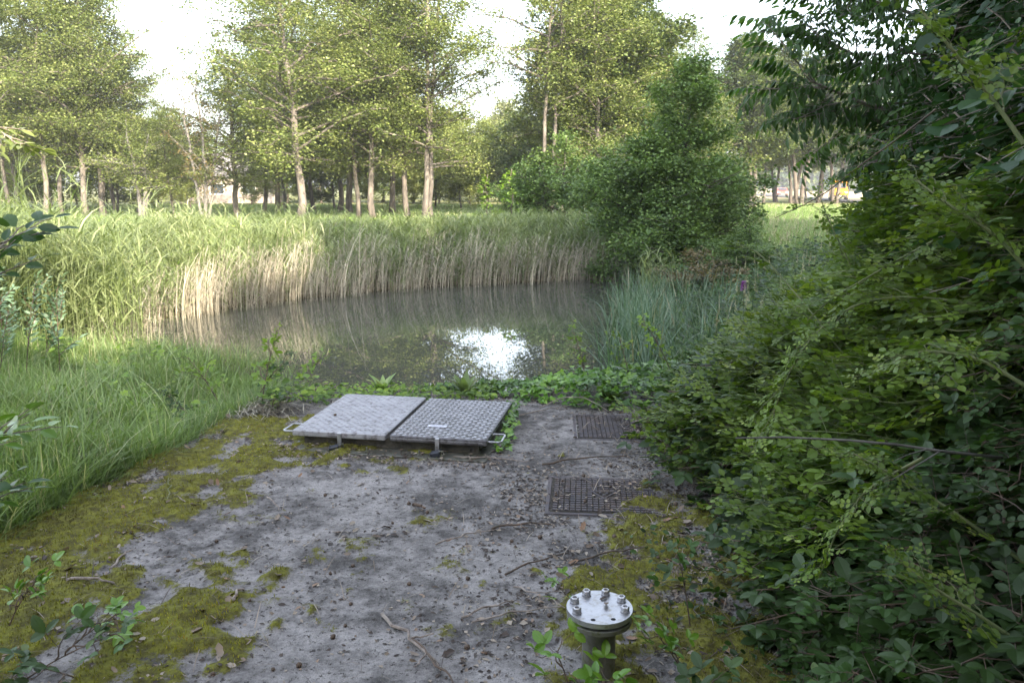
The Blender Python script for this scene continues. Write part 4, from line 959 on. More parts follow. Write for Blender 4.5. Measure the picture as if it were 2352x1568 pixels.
for (dx, Y, s, lb) in ((1130, 28, .8, 'thin yellow green sapling, the left one of the pair above the reeds'), (1186, 27.5, .88, 'fuller yellow green sapling, the right one of the pair above the reeds')):
    x = atY(dx, 490, Y)[0]; place_tree('sapling', lb, SAP, (x, Y, tz(x, Y)), dx, s, group='yellow saplings', cat='sapling')
# rusty brown shrub at the foot of the young alder
RU = tree_meshes(123, 1.15, .05, 1.0, ((0, 0, 0, .03),), nprim=20, nsec=6, per=26, leafT=HEXL, leafs=(.04, .07), mat='rusty', bark='bark_dark', shape='vase')
xr_ = atY(1610, 620, 14.5)[0]; place_tree('rusty_shrub', 'rusty brown twiggy shrub on the right bank above the cattails', RU, (xr_, 14.5, tz(xr_, 14.5)), 0, (.8, .8, .62), group=None, cat='shrub')
xr_ = atY(1700, 590, 16)[0]; place_tree('shrub', 'yellowish green shrub right of the rusty one', YB, (xr_, 16, tz(xr_, 16)), 1, (.5, .5, .36), group=None, cat='shrub')
# trees along the road on the right
G4 = 'old roadside trees on the right'
T_(OLD, 1815, 84, 'old roadside tree whose stout trunk forks in a wide V', 0, .95, 'roadside_tree', G4)
T_(A2, 1752, 86, 'thin dark roadside trunk nearest the young alder', 1, .85, 'roadside_tree', G4)
T_(OLD, 1728, 66, 'dense dark roadside crown rising just right of the young alder top', 1.1, .98, 'roadside_tree', G4)
T_(OLD, 1838, 74, 'roadside tree whose dark crown shows behind the hanging ash twigs', 3.0, 1.0, 'roadside_tree', G4)
T_(OLD, 1782, 93, 'ivy covered roadside trunk left of the stout V fork', 2.2, .85, 'roadside_tree', G4)
T_(A2, 1850, 100, 'slim pale roadside trunk between two forked ones', 3, .9, 'roadside_tree', G4)
T_(OLD, 1876, 88, 'dark forked roadside tree left of the orange van', 4.4, .9, 'roadside_tree', G4)
T_(OLD, 1912, 82, 'grey roadside trunk standing just in front of the orange van', .2, .95, 'roadside_tree', G4)
T_(A1, 1940, 108, 'roadside tree whose trunk is wrapped in leaves behind the van', 2.0, .9, 'roadside_tree', G4)
T_(A2, 1986, 90, 'single curved roadside trunk right of the orange van', 5.0, .95, 'roadside_tree', G4)
T_(OLD, 2068, 98, 'roadside tree farthest right among the bramble leaves', 1.4, .9, 'roadside_tree', G4)
T_(A1, 1722, 120, 'distant roadside tree behind the young alder', .4, .9, 'roadside_tree', G4)
T_(OLD, 2160, 80, 'roadside tree glimpsed through the hanging ash leaves', 1.9, 1.0, 'roadside_tree', G4)
# distant blue wood line
g = M(); rr = np.random.default_rng(3)
n = 30000; x = rr.uniform(-60, 420, n); zt = 11+5*fbm(x*.05, x*0, 4, 4); C = np.stack([x, 330+rr.uniform(-8, 8, n)+x*.1, rr.uniform(0, 1, n)**.7*zt*1.0], 1)
a = rr.uniform(0, 2*pi, n); X, Y, Z = frames(np.stack([np.cos(a), np.sin(a), rr.uniform(-1, 1, n)], 1), np.tile([0, -.6, 1.], (n, 1)))
g.scatter(HEXL, C, X, Y, Z, rr.uniform(1.6, 3.2, n), rr.uniform(0, 1, n), 0)
tag(g.obj('distant_woods', MT['oldtree']), 'far off wood line fading blue across the fields', 'woods', kind='stuff')

# trees standing behind and beside the camera: they throw the evening shade over the slab and the water
SH = tree_meshes(130, 9, .6, 3.2, ((0, 0, 0, .18),), nprim=40, per=22, leafs=(.2, .34), mat='oldtree', bark='bark_dark')
SHT = tree_meshes(131, 14, 1.5, 4.2, ((0, 0, 0, .25),), nprim=46, per=24, leafs=(.26, .42), mat='oldtree', bark='bark_dark')
shade = [(-9, -9, SH, .9), (-5.5, -7.5, SH, .9), (-2.2, -7.6, SH, .9), (-.5, -7.2, SH, .85), (1.2, -7.0, SH, .9), (2.8, -6.8, SH, .88), (4.3, -6.4, SH, .95), (7.2, -6.5, SHT, .8), (10.5, -5.2, SHT, .95), (14, -3, SHT, 1.12), (17.5, 0, SHT, 1.3), (21, 4, SHT, 1.3), (24, 9, SHT, 1.2), (19, -7, SHT, 1.3), (12, 1, SHT, .8), (8.5, -2, SHT, .7), (5.2, -1.8, SH, .75), (6.9, .9, SHT, .85), (8.4, 4.2, SHT, .85), (.6, -4.6, SH, .8), (-2.6, -4.8, SH, .75), (3.6, -3.9, SH, .85)]
for i, (x, y, me, s) in enumerate(shade):
    place_tree('hedge_tree', 'leafy hedgerow tree behind the photographer', me, (x, y, 0), i*2.1, s, group='hedgerow trees behind the photographer')

# ================================================================ VEHICLES, ROAD, HOUSE
MT['asphalt'] = solid('asphalt', (.06, .06, .06), (.10, .10, .095), 3, .9)
rd = M(); rp = np.array([(33, 40), (36.5, 62), (41.5, 100), (48, 140), (62, 220), (80, 330)], float); nrm = np.array([1., -.16]); L_ = rp-nrm*2.6; Rr = rp+nrm*2.6
v = [(p[0], p[1], .09) for p in L_] + [(p[0], p[1], .09) for p in Rr]; k = len(rp)
rd.add(v, sum([[i, i+k, i+k+1, i+1] for i in range(k-1)], []), [4]*(k-1))
tag(rd.obj('road', MT['asphalt']), 'narrow asphalt road between the roadside trees', 'road', kind='structure')
def paint(name, c, rough=.35):
    m, t = newmat(name); p = N(t, 'ShaderNodeBsdfPrincipled'); p.inputs['Base Color'].default_value = (*c, 1); p.inputs['Roughness'].default_value = rough; p.inputs['Coat Weight'].default_value = .5
    ns = N(t, 'ShaderNodeTexNoise'); ns.inputs['Scale'].default_value = 6; mr = N(t, 'ShaderNodeMapRange'); mr.inputs[3].default_value = rough-.1; mr.inputs[4].default_value = rough+.15
    t.links.new(ns.outputs[0], mr.inputs[0]); t.links.new(mr.outputs[0], p.inputs['Roughness'])
    o = N(t, 'ShaderNodeOutputMaterial'); t.links.new(p.outputs[0], o.inputs[0]); return m
MT['orange'] = paint('orange_paint', (.75, .30, .02)); MT['redp'] = paint('red_paint', (.42, .09, .06)); MT['glass'] = paint('dark_glass', (.05, .06, .07), .1)
MT['rubber'] = solid('rubber', (.02, .02, .02), (.03, .03, .03), 5, .8); MT['lampm'] = paint('lamp_glass', (.85, .85, .82), .15); MT['bumper'] = solid('grey_bumper', (.05, .05, .055), (.09, .09, .09), 4, .6)
def vehicle(name, label, cat, loc, yaw, prof, wid, mat, wr, axles, wins, grp=None):
    """side profile (x forward, z) extruded across the width with tucked-in upper body"""
    o = thing(name, label, cat, loc, (0, 0, yaw)); P = np.array(prof, float); k = len(P); zmx = P[:, 1].max()
    st = [-.5, -.46, .46, .5]; vs = []
    for s_ in st:
        tuck = 1-.16*np.clip((P[:, 1]-.95)/(zmx-.95), 0, 1); e = .97 if abs(s_) == .5 else 1.0; c = P.mean(0)
        vs.append(np.stack([c[0]+(P[:, 0]-c[0])*e, s_*wid*tuck, c[1]+(P[:, 1]-c[1])*e], 1))
    v = np.concatenate(vs); L = []; T = []
    for a in range(3):
        for i in range(k):
            j = (i+1) % k; L += [a*k+i, a*k+j, (a+1)*k+j, (a+1)*k+i]; T.append(4)
    L += list(range(k-1, -1, -1)); T.append(k); L += [3*k+i for i in range(k)]; T.append(k)
    g = M(); g.add(v, L, T); g.obj('body', mat, o)
    for (nm, c, d, tilt) in wins:
        g = M(); ct, st_ = cos(tilt), sin(tilt); g.box(c, d, R3=[[ct, 0, st_], [0, 1, 0], [-st_, 0, ct]], bev=.01)
        g.obj(nm, {'windscreen': MT['glass'], 'side_window': MT['glass'], 'headlight': MT['lampm'], 'bumper': MT['bumper'], 'number_plate': MT['lampm'], 'grille': MT['bumper']}[nm], o)
    for ax in axles:
        for s_ in (-1, 1):
            g = M(); y = s_*(wid/2-.1); g.tube([(ax, y-.1, wr), (ax, y+.1, wr)], wr, 20); wh = g.obj('wheel', MT['rubber'], o)
            g = M(); g.tube([(ax, y+s_*.101-.012, wr), (ax, y+s_*.101+.012, wr)], wr*.6, 14); g.obj('rim', MT['steel'], wh)
    return o
vx, vy, _ = atY(1924, 458, 100.); yaw = math.atan2(-vy, -vx+6)
vehicle('van', 'orange delivery van coming along the road between the trees', 'van', (vx, vy, .1), yaw,
        [(2.6, .35), (2.65, .75), (2.5, 1.05), (1.75, 1.35), (1.05, 2.15), (.7, 2.3), (-2.4, 2.3), (-2.6, 2.1), (-2.65, .5), (-2.5, .35)], 2.0, MT['orange'], .34, (1.75, -1.6),
        [('windscreen', (1.46, 0, 1.76), (.03, 1.55, .86), R(-41)), ('headlight', (2.55, .72, .93), (.12, .3, .2), R(-20)), ('headlight', (2.55, -.72, .93), (.12, .3, .2), R(-20)), ('bumper', (2.64, 0, .5), (.12, 1.9, .26), 0), ('grille', (2.6, 0, .85), (.08, .9, .16), R(-15)), ('number_plate', (2.72, 0, .52), (.02, .5, .11), 0),
         ('side_window', (1.2, .93, 1.6), (.7, .03, .5), 0), ('side_window', (1.2, -.93, 1.6), (.7, .03, .5), 0)])
vx, vy, _ = atY(1795, 455, 138.); yaw = math.atan2(-vy, -vx+9)
vehicle('car', 'dark red car with its headlight showing between the road trees', 'car', (vx, vy, .1), yaw,
        [(2.05, .3), (2.1, .6), (1.95, .82), (1.0, .98), (.35, 1.42), (-.9, 1.46), (-1.7, 1.05), (-2.05, .95), (-2.1, .4), (-1.95, .3)], 1.72, MT['redp'], .31, (1.3, -1.3),
        [('windscreen', (.74, 0, 1.22), (.03, 1.3, .62), R(-56)), ('headlight', (2.0, .6, .7), (.14, .34, .16), R(-10)), ('headlight', (2.0, -.6, .7), (.14, .34, .16), R(-10)), ('bumper', (2.08, 0, .42), (.1, 1.6, .18), 0), ('number_plate', (2.14, 0, .45), (.02, .45, .1), 0),
         ('side_window', (-.1, .77, 1.2), (1.2, .03, .3), 0), ('side_window', (-.1, -.77, 1.2), (1.2, .03, .3), 0)])
# pale house glimpsed between trunks on the left
MT['wallp'] = solid('pale_render_wall', (.26, .22, .19), (.36, .31, .27), 2, .9); MT['tile'] = solid('grey_roof_tile', (.16, .15, .16), (.26, .24, .25), 3, .8)
hx0, hy0, _ = atY(535, 470, 88.)
hs_ = thing('house', 'pale low house with a grey roof glimpsed between the left trunks', 'house', (hx0, hy0, 0), (0, 0, R(8)))
g = M(); g.box((0, 0, 1.4), (11, 7, 2.8)); g.add([(-5.5, -3.5, 2.8), (-5.5, 3.5, 2.8), (-5.5, 0, 4.9)], [0, 1, 2], [3]); g.add([(5.5, -3.5, 2.8), (5.5, 3.5, 2.8), (5.5, 0, 4.9)], [0, 1, 2], [3]); g.obj('wall', MT['wallp'], hs_)
g = M(); sl_ = math.atan2(2.1, 3.5)
for s_ in (-1, 1): g.box((0, s_*1.9, 3.92), (11.8, 4.7, .14), R3=[[1, 0, 0], [0, cos(-s_*sl_), -sin(-s_*sl_)], [0, sin(-s_*sl_), cos(-s_*sl_)]])
rf_ = g.obj('roof', MT['tile'], hs_)
g = M(); g.box((2.5, .6, 5.0), (.7, .7, 1.2)); g.obj('chimney', MT['wallp'], rf_)
for wx in (-3.6, -.8, 2.4):
    g = M(); g.box((wx, -3.52, 1.5), (1.5, .06, 1.2)); wo_ = g.obj('window', MT['lampm'], hs_)
    g = M(); g.box((wx, -3.56, 1.5), (1.3, .03, 1.0)); g.obj('pane', MT['glass'], wo_)
g = M(); g.box((4.3, -3.53, 1.05), (.95, .06, 2.1)); g.obj('door', MT['tile'], hs_)
#===NEAR===
# ================================================================ NEAR SHRUBS
def as_T(g): return g.cat()
def unit(v): return v/(np.linalg.norm(v, axis=-1, keepdims=True)+1e-9)
def add_leaf(g, T, p, d, up, s, r, mat=0):
    X, Y, Z = frames(np.array([d], float), np.array([up], float))
    T = (T[0], T[1], T[2], T[3], np.full(len(T[2]), mat, np.int32))
    g.scatter(T, np.array([p], float), X, Y, Z, s, np.array([r]), 0)
def rose_spray(seed, L=.42, nl=9, lf=.028, young=.5, leaflets=7, T=LEAF):
    """a shoot along +Y with pinnate leaves; leaf faces towards +Z"""
    rr = np.random.default_rng(seed); g = M(); k = 8; t = np.linspace(0, 1, k)
    P = np.stack([np.cumsum(rr.normal(0, .008, k)), L*t, -.10*L*t**2+np.cumsum(rr.normal(0, .005, k))], 1); P[0] = 0
    g.tube(P, np.linspace(.0032, .0014, k), 5, rnd=.5, mat=1)
    for i in range(nl):
        f = (i+.7)/nl; p = np.array([np.interp(f, t, P[:, q]) for q in range(3)]); sd = 1 if i % 2 else -1
        a = sd*rr.uniform(.6, 1.25); d = np.array([sin(a), cos(a), rr.uniform(-.1, .35)]); d /= np.linalg.norm(d)
        nL = leaflets if f < .9 else max(3, leaflets-2); pl = lf*(.6+.42*nL)*(1.1-.45*f**2); s0 = lf*rr.uniform(.85, 1.2)*(1.15-.5*f**2); rv = np.clip(.35+young*f**2+rr.uniform(-.2, .2), 0, 1)
        e = p + d*pl; e[2] -= pl*.12; g.tube(np.array([p, (p+e)/2+[0, 0, .003], e]), [.0011, .0009, .0006], 4, mat=1, cap=False)
        up = np.array([rr.normal(0, .25), rr.normal(0, .25), 1.0]); side = np.cross(d, up); side /= np.linalg.norm(side)
        add_leaf(g, T, e, d, up, s0*1.15, rv)
        for q in range((nL-1)//2):
            b = p + (e-p)*(.38+.6*q/max(1, (nL-1)//2))
            for s_ in (-1, 1): add_leaf(g, T, b, side*s_+d*.45+rr.normal(0, .08, 3), up+rr.normal(0, .2, 3), s0*rr.uniform(.85, 1.05), np.clip(rv+rr.uniform(-.08, .08), 0, 1))
    for q in range(3): add_leaf(g, T, P[-1], (rr.normal(0, .5), 1, rr.uniform(.1, .9)), (0, -.3, 1), lf*.7, min(1, .55+young))
    return as_T(g)
def bramble_spray(seed, L=.4, nl=5, lf=.065, T=LEAF_SERR, leaflets=3, young=.3):
    rr = np.random.default_rng(seed); g = M(); k = 7; t = np.linspace(0, 1, k)
    P = np.stack([np.cumsum(rr.normal(0, .01, k)), L*t, -.16*L*t**2+.02*np.sin(t*5)], 1); P[0] = 0; g.tube(P, np.linspace(.004, .0018, k), 5, mat=1)
    for i in range(nl):
        f = (i+.8)/nl; p = np.array([np.interp(f, t, P[:, q]) for q in range(3)]); sd = 1 if i % 2 else -1; a = sd*rr.uniform(.5, 1.3)
        d = np.array([sin(a), cos(a), rr.uniform(0, .4)]); d /= np.linalg.norm(d); pet = lf*rr.uniform(.6, 1.); e = p+d*pet
        g.tube(np.array([p, e]), [.0014, .0011], 4, mat=1, cap=False); s0 = lf*rr.uniform(.8, 1.15)*(1.1-.35*f); up = np.array([rr.normal(0, .3), rr.normal(0, .3), 1.]); side = np.cross(d, up); side /= np.linalg.norm(side)
        rv = np.clip(.3+young*f+rr.uniform(-.2, .2), 0, 1)
        add_leaf(g, T, e, d, up, s0*1.12, rv)
        for s_ in (-1, 1):
            add_leaf(g, T, e-d*.004, side*s_+d*.35, up+rr.normal(0, .15, 3), s0*.92, rv)
            if leaflets > 3: add_leaf(g, T, e-d*.008, side*s_-d*.35, up+rr.normal(0, .15, 3), s0*.7, rv)
    return as_T(g)
def broad_spray(seed, L=.45, nl=7, lf=.09, T=LEAF_ROUND, hang=.25, young=.3):
    rr = np.random.default_rng(seed); g = M(); k = 7; t = np.linspace(0, 1, k)
    P = np.stack([np.cumsum(rr.normal(0, .012, k)), L*t, -.1*L*t**2], 1); P[0] = 0; g.tube(P, np.linspace(.004, .0016, k), 5, mat=1)
    for i in range(nl):
        f = (i+.8)/nl; p = np.array([np.interp(f, t, P[:, q]) for q in range(3)]); sd = 1 if i % 2 else -1; a = sd*rr.uniform(.4, 1.2)
        d = np.array([sin(a), cos(a), rr.uniform(-hang-.25, .1)]); e = p+unit(d)*lf*.18; g.tube(np.array([p, e]), [.0014, .001], 4, mat=1, cap=False)
        add_leaf(g, T, e, d, (rr.normal(0, .4), rr.normal(0, .3), 1), lf*rr.uniform(.7, 1.2), np.clip(.3+young*f+rr.uniform(-.25, .25), 0, 1))
    return as_T(g)
def ash_spray(seed, L=.55, nl=6, lf=.085):
    rr = np.random.default_rng(seed); g = M(); k = 7; t = np.linspace(0, 1, k); P = np.stack([np.cumsum(rr.normal(0, .012, k)), L*t, .05*L*t], 1); P[0] = 0; g.tube(P, np.linspace(.005, .003, k), 5, mat=1)
    for i in range(nl):
        f = (i+.9)/nl; p = np.array([np.interp(f, t, P[:, q]) for q in range(3)])
        for sd in (-1, 1):
            a = sd*rr.uniform(.5, 1.3); d0 = unit(np.array([sin(a), cos(a), rr.uniform(.0, .4)])); pl = .26*rr.uniform(.8, 1.1); tt = np.linspace(0, 1, 6)
            C = p+d0*(pl*tt)[:, None]; C[:, 2] -= .38*pl*tt**2; g.tube(C, np.linspace(.0018, .001, 6), 4, mat=1, cap=False)
            dd = unit(C[-1]-C[-2]); up = np.array([rr.normal(0, .2), rr.normal(0, .2), 1.]); rv = rr.uniform(.15, .8)
            add_leaf(g, LEAF_LONG, C[-1], dd+np.array([0, 0, -.3]), up, lf, rv)
            for q in range(4):
                b = C[5-q] if q else C[4]; side = unit(np.cross(dd, up))
                for s_ in (-1, 1): add_leaf(g, LEAF_LONG, b, side*s_*.8+dd*.7+np.array([0, 0, -.55]), up+rr.normal(0, .15, 3), lf*rr.uniform(.8, 1.05), np.clip(rv+rr.uniform(-.1, .1), 0, 1))
    return as_T(g)
LEAFR = leaf_T(0.7, fold=.12, curl=-.12)
ROSE = [rose_spray(200+i, .34+.05*i, 7+i, .034+.004*(i % 3), .5, leaflets=5 if i % 2 else 7, T=LEAFR) for i in range(5)]
ROSEY = [rose_spray(220+i, .36+.06*i, 9, .034, .65, T=LEAFR) for i in range(3)]
BRAM = [bramble_spray(240+i, .34+.05*i, 5+i % 2, .058+.008*i, leaflets=5 if i % 2 else 3, T=LEAF_SERR) for i in range(4)]
BROAD = [broad_spray(260+i, .4, 7, .075+.015*i) for i in range(3)]
ASH = [ash_spray(280+i) for i in range(3)]

# the wall of shrubs on the right: envelope height over the ground plan
def env_h(x, y):
    e = 1.08 + .10*np.sin(y*2.1) + .10*(fbm(y*1.7, y*0+3, 12, 3)-.5) + np.where(y > 5.2, (y-5.2)*.3, 0) + np.where(y < 2.6, (2.6-y)*-.10, 0)
    e = e - .10*sstep(2.3, 2.8, y)*sstep(5.0, 4.4, y)
    s = np.maximum(x-e, 0)
    h = 1.45*s**.72
    # the taller hazel behind starts farther to the right, along an edge that runs away from the slab
    r_ = x/np.maximum(y, .5)
    tall = sstep(.48, .66, r_)*sstep(1.0, 2.0, y)
    h = h + 2.9*tall*sstep(.6, 1.6, s)
    h = h*(.86+.3*fbm(x*1.6, y*1.6, 19, 3))
    lid_ = EYE - y*np.interp(r_, [.2, .25, .29, .33, .395, .44, .47], [.26, .215, .185, .152, .105, .06, -.02]) - .14
    return np.where(r_ < .47, np.minimum(h, np.maximum(lid_, 0)), h)
def shell(n, seed, sel, depth=(.0, .4), zmin=.03, pw=1.6):
    """points in the outer layer of the thicket and the outward direction there"""
    rr = np.random.default_rng(seed); X_, Y_, Z_, D_ = [], [], [], []
    tot = 0
    while tot < n:
        m_ = n*3; x = rr.uniform(.7, 4.8, m_); y = rr.uniform(.9, 8.2, m_); z = rr.uniform(0, 4.6, m_)
        h = env_h(x, y); eps = .05
        gx = (env_h(x+eps, y)-env_h(x-eps, y))/(2*eps); gy = (env_h(x, y+eps)-env_h(x, y-eps))/(2*eps)
        gl = np.sqrt(1+gx*gx+gy*gy); dist = (h-z)/gl            # depth below the skin
        k = (dist > 0) & (dist < .65) & (z > zmin) & sel(x, y, z) & (rr.uniform(0, 1, m_) < np.where(dist < .28, 1.0, .38))
        N_ = np.stack([-gx, -gy, np.ones(m_)], 1)/gl[:, None]
        X_.append(np.stack([x, y, z], 1)[k]); D_.append(N_[k]); Z_.append(dist[k]); tot += k.sum()
        if len(X_) > 60: break
    P = np.concatenate(X_)[:n]; Dn = np.concatenate(D_)[:n]; ds = np.concatenate(Z_)[:n]
    return P, Dn, ds, rr
def thicket(name, label, cat, sel, n, temps, mats, seed, scale=(.75, 1.2), out=.0, loc=(2.2, 4, 0), canes=10, cane_mat='cane', tilt=.5, droopy=.2):
    o = thing(name, label, cat, loc, group=None)
    P, Dn, ds, rr = shell(n, seed, sel); n = len(P); g = M(); off = np.array(loc)
    az = rr.uniform(0, 2*pi, n); h = np.stack([np.cos(az), np.sin(az), np.zeros(n)], 1)
    D = unit(h*.85 + Dn*.40 + np.array([-.25, -.1, .0]) + np.array([0, 0, -droopy])*rr.uniform(0, 1, n)[:, None])
    U = unit(np.array([0, 0, .8]) + Dn*tilt*1.4 + rr.normal(0, .25, (n, 3)))
    X, Y, Z = frames(D, U); wch = rr.integers(0, len(temps), n); sc = rr.uniform(*scale, n)
    P2 = P - D*(.16*sc)[:, None] + Dn*out
    P2[:, 2] = np.maximum(P2[:, 2], .03)
    patch = fbm(P[:, 0]*2.2+P[:, 2], P[:, 1]*2.2-P[:, 2], seed, 3)
    for q in range(len(temps)):
        s_ = wch == q; g.scatter(temps[q], P2[s_]-off, X[s_], Y[s_], Z[s_], sc[s_], np.clip(patch[s_]*1.3-.15+rr.uniform(-.2, .2, s_.sum()), 0, 1), .6)
    g.obj('foliage', mats, o)
    c = M()
    for i in range(canes):
        b = P[rr.integers(0, n)]; base = np.array([b[0]+rr.uniform(.5, 1.1), b[1]+rr.uniform(-.5, .5), .0]); base[0] = min(base[0], 4.2)
        tip = b + Dn[rr.integers(0, n)]*.0; m1 = (base+tip)/2 + np.array([.1, 0, max(.3, tip[2]*.55)])
        t = np.linspace(0, 1, 10)[:, None]; C = base*(1-t)**2+2*m1*t*(1-t)+tip*t**2
        c.tube(C-off, np.linspace(.007, .003, 10), 6)
    if canes: c.obj('cane', MT[cane_mat], o)
    print(name, n); return o
low = lambda x, y, z: (env_h(x, y) < 1.9)
tk = []
thicket('rose_bush', 'arching wild rose with bright leaflets spilling towards the cattails', 'shrub', lambda x, y, z: (y > 4.3) & (y < 6.9) & low(x, y, z), 2100, ROSE+[ROSEY[0]], [MT['rose'], MT['cane']], 301, loc=(2.2, 5.4, 0), canes=14)
thicket('rose_bush', 'darker wild rose bulging over the slab beside the manhole covers', 'shrub', lambda x, y, z: (y > 2.7) & (y <= 4.3) & low(x, y, z) & (z > .25), 1700, ROSE+[BRAM[0]], [MT['rose'], MT['cane']], 302, loc=(2.0, 3.6, 0), canes=12)
thicket('rose_bush', 'shaded wild rose filling the bottom right corner', 'shrub', lambda x, y, z: (y <= 2.7) & low(x, y, z), 950, ROSE[:3]+BRAM[:2], [MT['bramble'], MT['darkcane']], 303, loc=(2.0, 2.0, 0), canes=10)  # rose wears the darker bramble leaf: shade of the hollow put into its colour
thicket('bramble', 'low bramble with toothed leaves along the edge of the slab', 'bramble', lambda x, y, z: (y > 2.5) & (y < 6.6) & (z < .55) & low(x, y, z), 1000, BRAM, [MT['bramble'], MT['darkcane']], 304, loc=(1.3, 4, 0), canes=10, cane_mat='darkcane')
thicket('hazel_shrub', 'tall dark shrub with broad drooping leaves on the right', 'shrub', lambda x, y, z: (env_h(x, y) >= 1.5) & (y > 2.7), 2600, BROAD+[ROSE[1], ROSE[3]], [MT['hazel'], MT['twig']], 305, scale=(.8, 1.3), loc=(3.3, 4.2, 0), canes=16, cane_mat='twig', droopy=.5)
thicket('rose_bush', 'tall rose growing up through the dark shrub at the right edge', 'shrub', lambda x, y, z: (env_h(x, y) >= 1.5) & (y <= 3.4), 1100, ROSE+ROSEY, [MT['rose'], MT['cane']], 306, loc=(3.0, 2.6, 0), canes=10)
thicket('bank_bramble', 'loose bramble tangle running down the bank towards the cattails', 'bramble', lambda x, y, z: (y > 5.9), 800, BRAM+ROSE[:2], [MT['rose'], MT['darkcane']], 307, loc=(2.6, 7, 0), canes=6, cane_mat='darkcane')

# long arching shoots seen one by one: a curved cane carrying young pinnate leaves
def shoot(name, label, pts, temps, mats, r=.006, seed=1, n=14, sc=(.55, .9), group=None, cat='shoot', skip=.15):
    P = np.array(pts, float); rr = np.random.default_rng(seed); o = thing(name, label, cat, tuple(P[0]), group=group)
    t = np.linspace(0, 1, 18); kk = np.linspace(0, 1, len(P)); C = np.stack([np.interp(t, kk, P[:, q]) for q in range(3)], 1)
    for _ in range(3): C[1:-1] = (C[:-2]+2*C[1:-1]+C[2:])/4
    C = C - P[0]; g = M(); g.tube(C, np.linspace(r, r*.4, 18), 7); g.obj('cane', MT[mats[1]], o)
    f = skip + (1-skip)*(np.arange(n)+rr.uniform(0, .6, n))/n; f = np.minimum(f, 1)
    B = np.stack([np.interp(f, t, C[:, q]) for q in range(3)], 1); Tg = np.gradient(C, axis=0); tg = unit(np.stack([np.interp(f, t, Tg[:, q]) for q in range(3)], 1))
    sd = np.where(np.arange(n) % 2, 1, -1)[:, None]; side = unit(np.cross(tg, np.array([0, 0, 1.])))
    D = unit(tg*.7 + side*sd*rr.uniform(.3, 1, (n, 1)) + rr.normal(0, .2, (n, 3)) + [0, 0, .1]); U = unit(np.array([0, 0, 1.]) + rr.normal(0, .25, (n, 3))); X, Y, Z = frames(D, U)
    g = M(); w_ = rr.integers(0, len(temps), n); s = rr.uniform(*sc, n)*(1.1-.4*f)
    for q in range(len(temps)):
        m_ = w_ == q; g.scatter(temps[q], B[m_], X[m_], Y[m_], Z[m_], s[m_], rr.uniform(.4, .95, m_.sum()), .6)
    g.obj('foliage', [MT[mats[0]], MT[mats[1]]], o); return o
YS = [rose_spray(230+i, .2, 5, .036, .6, leaflets=5, T=LEAFR) for i in range(3)]
def Q(dx, dy, Y): return atY(dx, dy, Y)
GS = 'arching rose shoots in the thicket'
shoot('rose_shoot', 'pale spiny rose shoot arching through the middle of the thicket', [Q(2352, 480, 2.9), Q(2200, 520, 3.0), Q(2020, 620, 3.3), Q(1900, 690, 3.6), Q(1830, 760, 3.9)], ROSE[:2]+YS, ('rose', 'cane'), .0055, 11, 22, group=GS)
shoot('rose_shoot', 'greenish rose cane curving down to the left over the slab edge', [Q(2250, 700, 2.8), Q(2100, 675, 3.0), Q(1960, 690, 3.2), Q(1850, 780, 3.3), Q(1790, 900, 3.35), Q(1760, 1010, 3.4)], ROSE[:2]+YS, ('rose', 'cane'), .005, 12, 22, group=GS)
shoot('rose_shoot', 'upright young shoot at the top right with yellow green tips', [Q(2352, 330, 2.0), Q(2290, 240, 2.05), Q(2200, 130, 2.1), Q(2120, 30, 2.15), Q(2080, -40, 2.2)], YS, ('rose', 'cane'), .006, 13, 12, (.5, .8), group=GS)
shoot('rose_shoot', 'young shoot rising to the left from the right edge at mid height', [Q(2380, 640, 2.0), Q(2290, 540, 2.05), Q(2180, 470, 2.1), Q(2100, 410, 2.2)], YS, ('rose', 'cane'), .006, 14, 12, (.45, .75), group=GS)
shoot('rose_shoot', 'long shoot reaching left over the meadow towards the rusty shrub', [Q(2000, 900, 3.6), Q(1900, 760, 3.9), Q(1800, 640, 4.2), Q(1740, 575, 4.4), Q(1690, 560, 4.5)], YS, ('rose', 'cane'), .006, 15, 14, (.5, .85), group=GS)
shoot('rose_shoot', 'dark hooked shoot tipped with leaves below the far van', [Q(2150, 250, 3.4), Q(2060, 320, 3.6), Q(1960, 390, 3.8), Q(1890, 450, 4.0), Q(1780, 500, 4.2)], YS[:2], ('rose', 'darkcane'), .005, 16, 9, (.4, .7), group=GS)
shoot('rose_shoot', 'thin shoot with pale leaves standing against the shaded meadow', [Q(1990, 700, 4.0), Q(1950, 600, 4.1), Q(1900, 500, 4.2), Q(1880, 440, 4.3)], YS, ('rose', 'cane'), .005, 17, 10, (.5, .8), group=GS)
shoot('rose_shoot', 'bright topped young shoot low on the right above the dark hollow', [Q(2352, 1480, 1.75), Q(2230, 1400, 1.8), Q(2130, 1340, 1.85), Q(2050, 1270, 1.9)], YS, ('rose', 'cane'), .006, 18, 11, (.4, .7), group=GS)
shoot('rose_shoot', 'leafy shoot hanging down the left face of the dark hollow', [Q(2120, 1050, 2.2), Q(1990, 1120, 2.3), Q(1920, 1220, 2.35), Q(1880, 1330, 2.4)], YS, ('rose', 'cane'), .005, 19, 12, (.45, .75), group=GS)
shoot('rose_shoot', 'slender shoot crossing below the bare dead branch', [Q(2352, 1290, 2.0), Q(2200, 1180, 2.1), Q(2070, 1100, 2.2), Q(1960, 1040, 2.3)], YS, ('rose', 'cane'), .006, 20, 14, (.45, .8), group=GS)
shoot('rose_shoot', 'arched shoot at the right edge beside the big shaded leaves', [Q(2380, 900, 2.0), Q(2250, 820, 2.1), Q(2120, 800, 2.2), Q(2010, 850, 2.3)], YS, ('rose', 'cane'), .006, 31, 13, (.5, .8), group=GS)
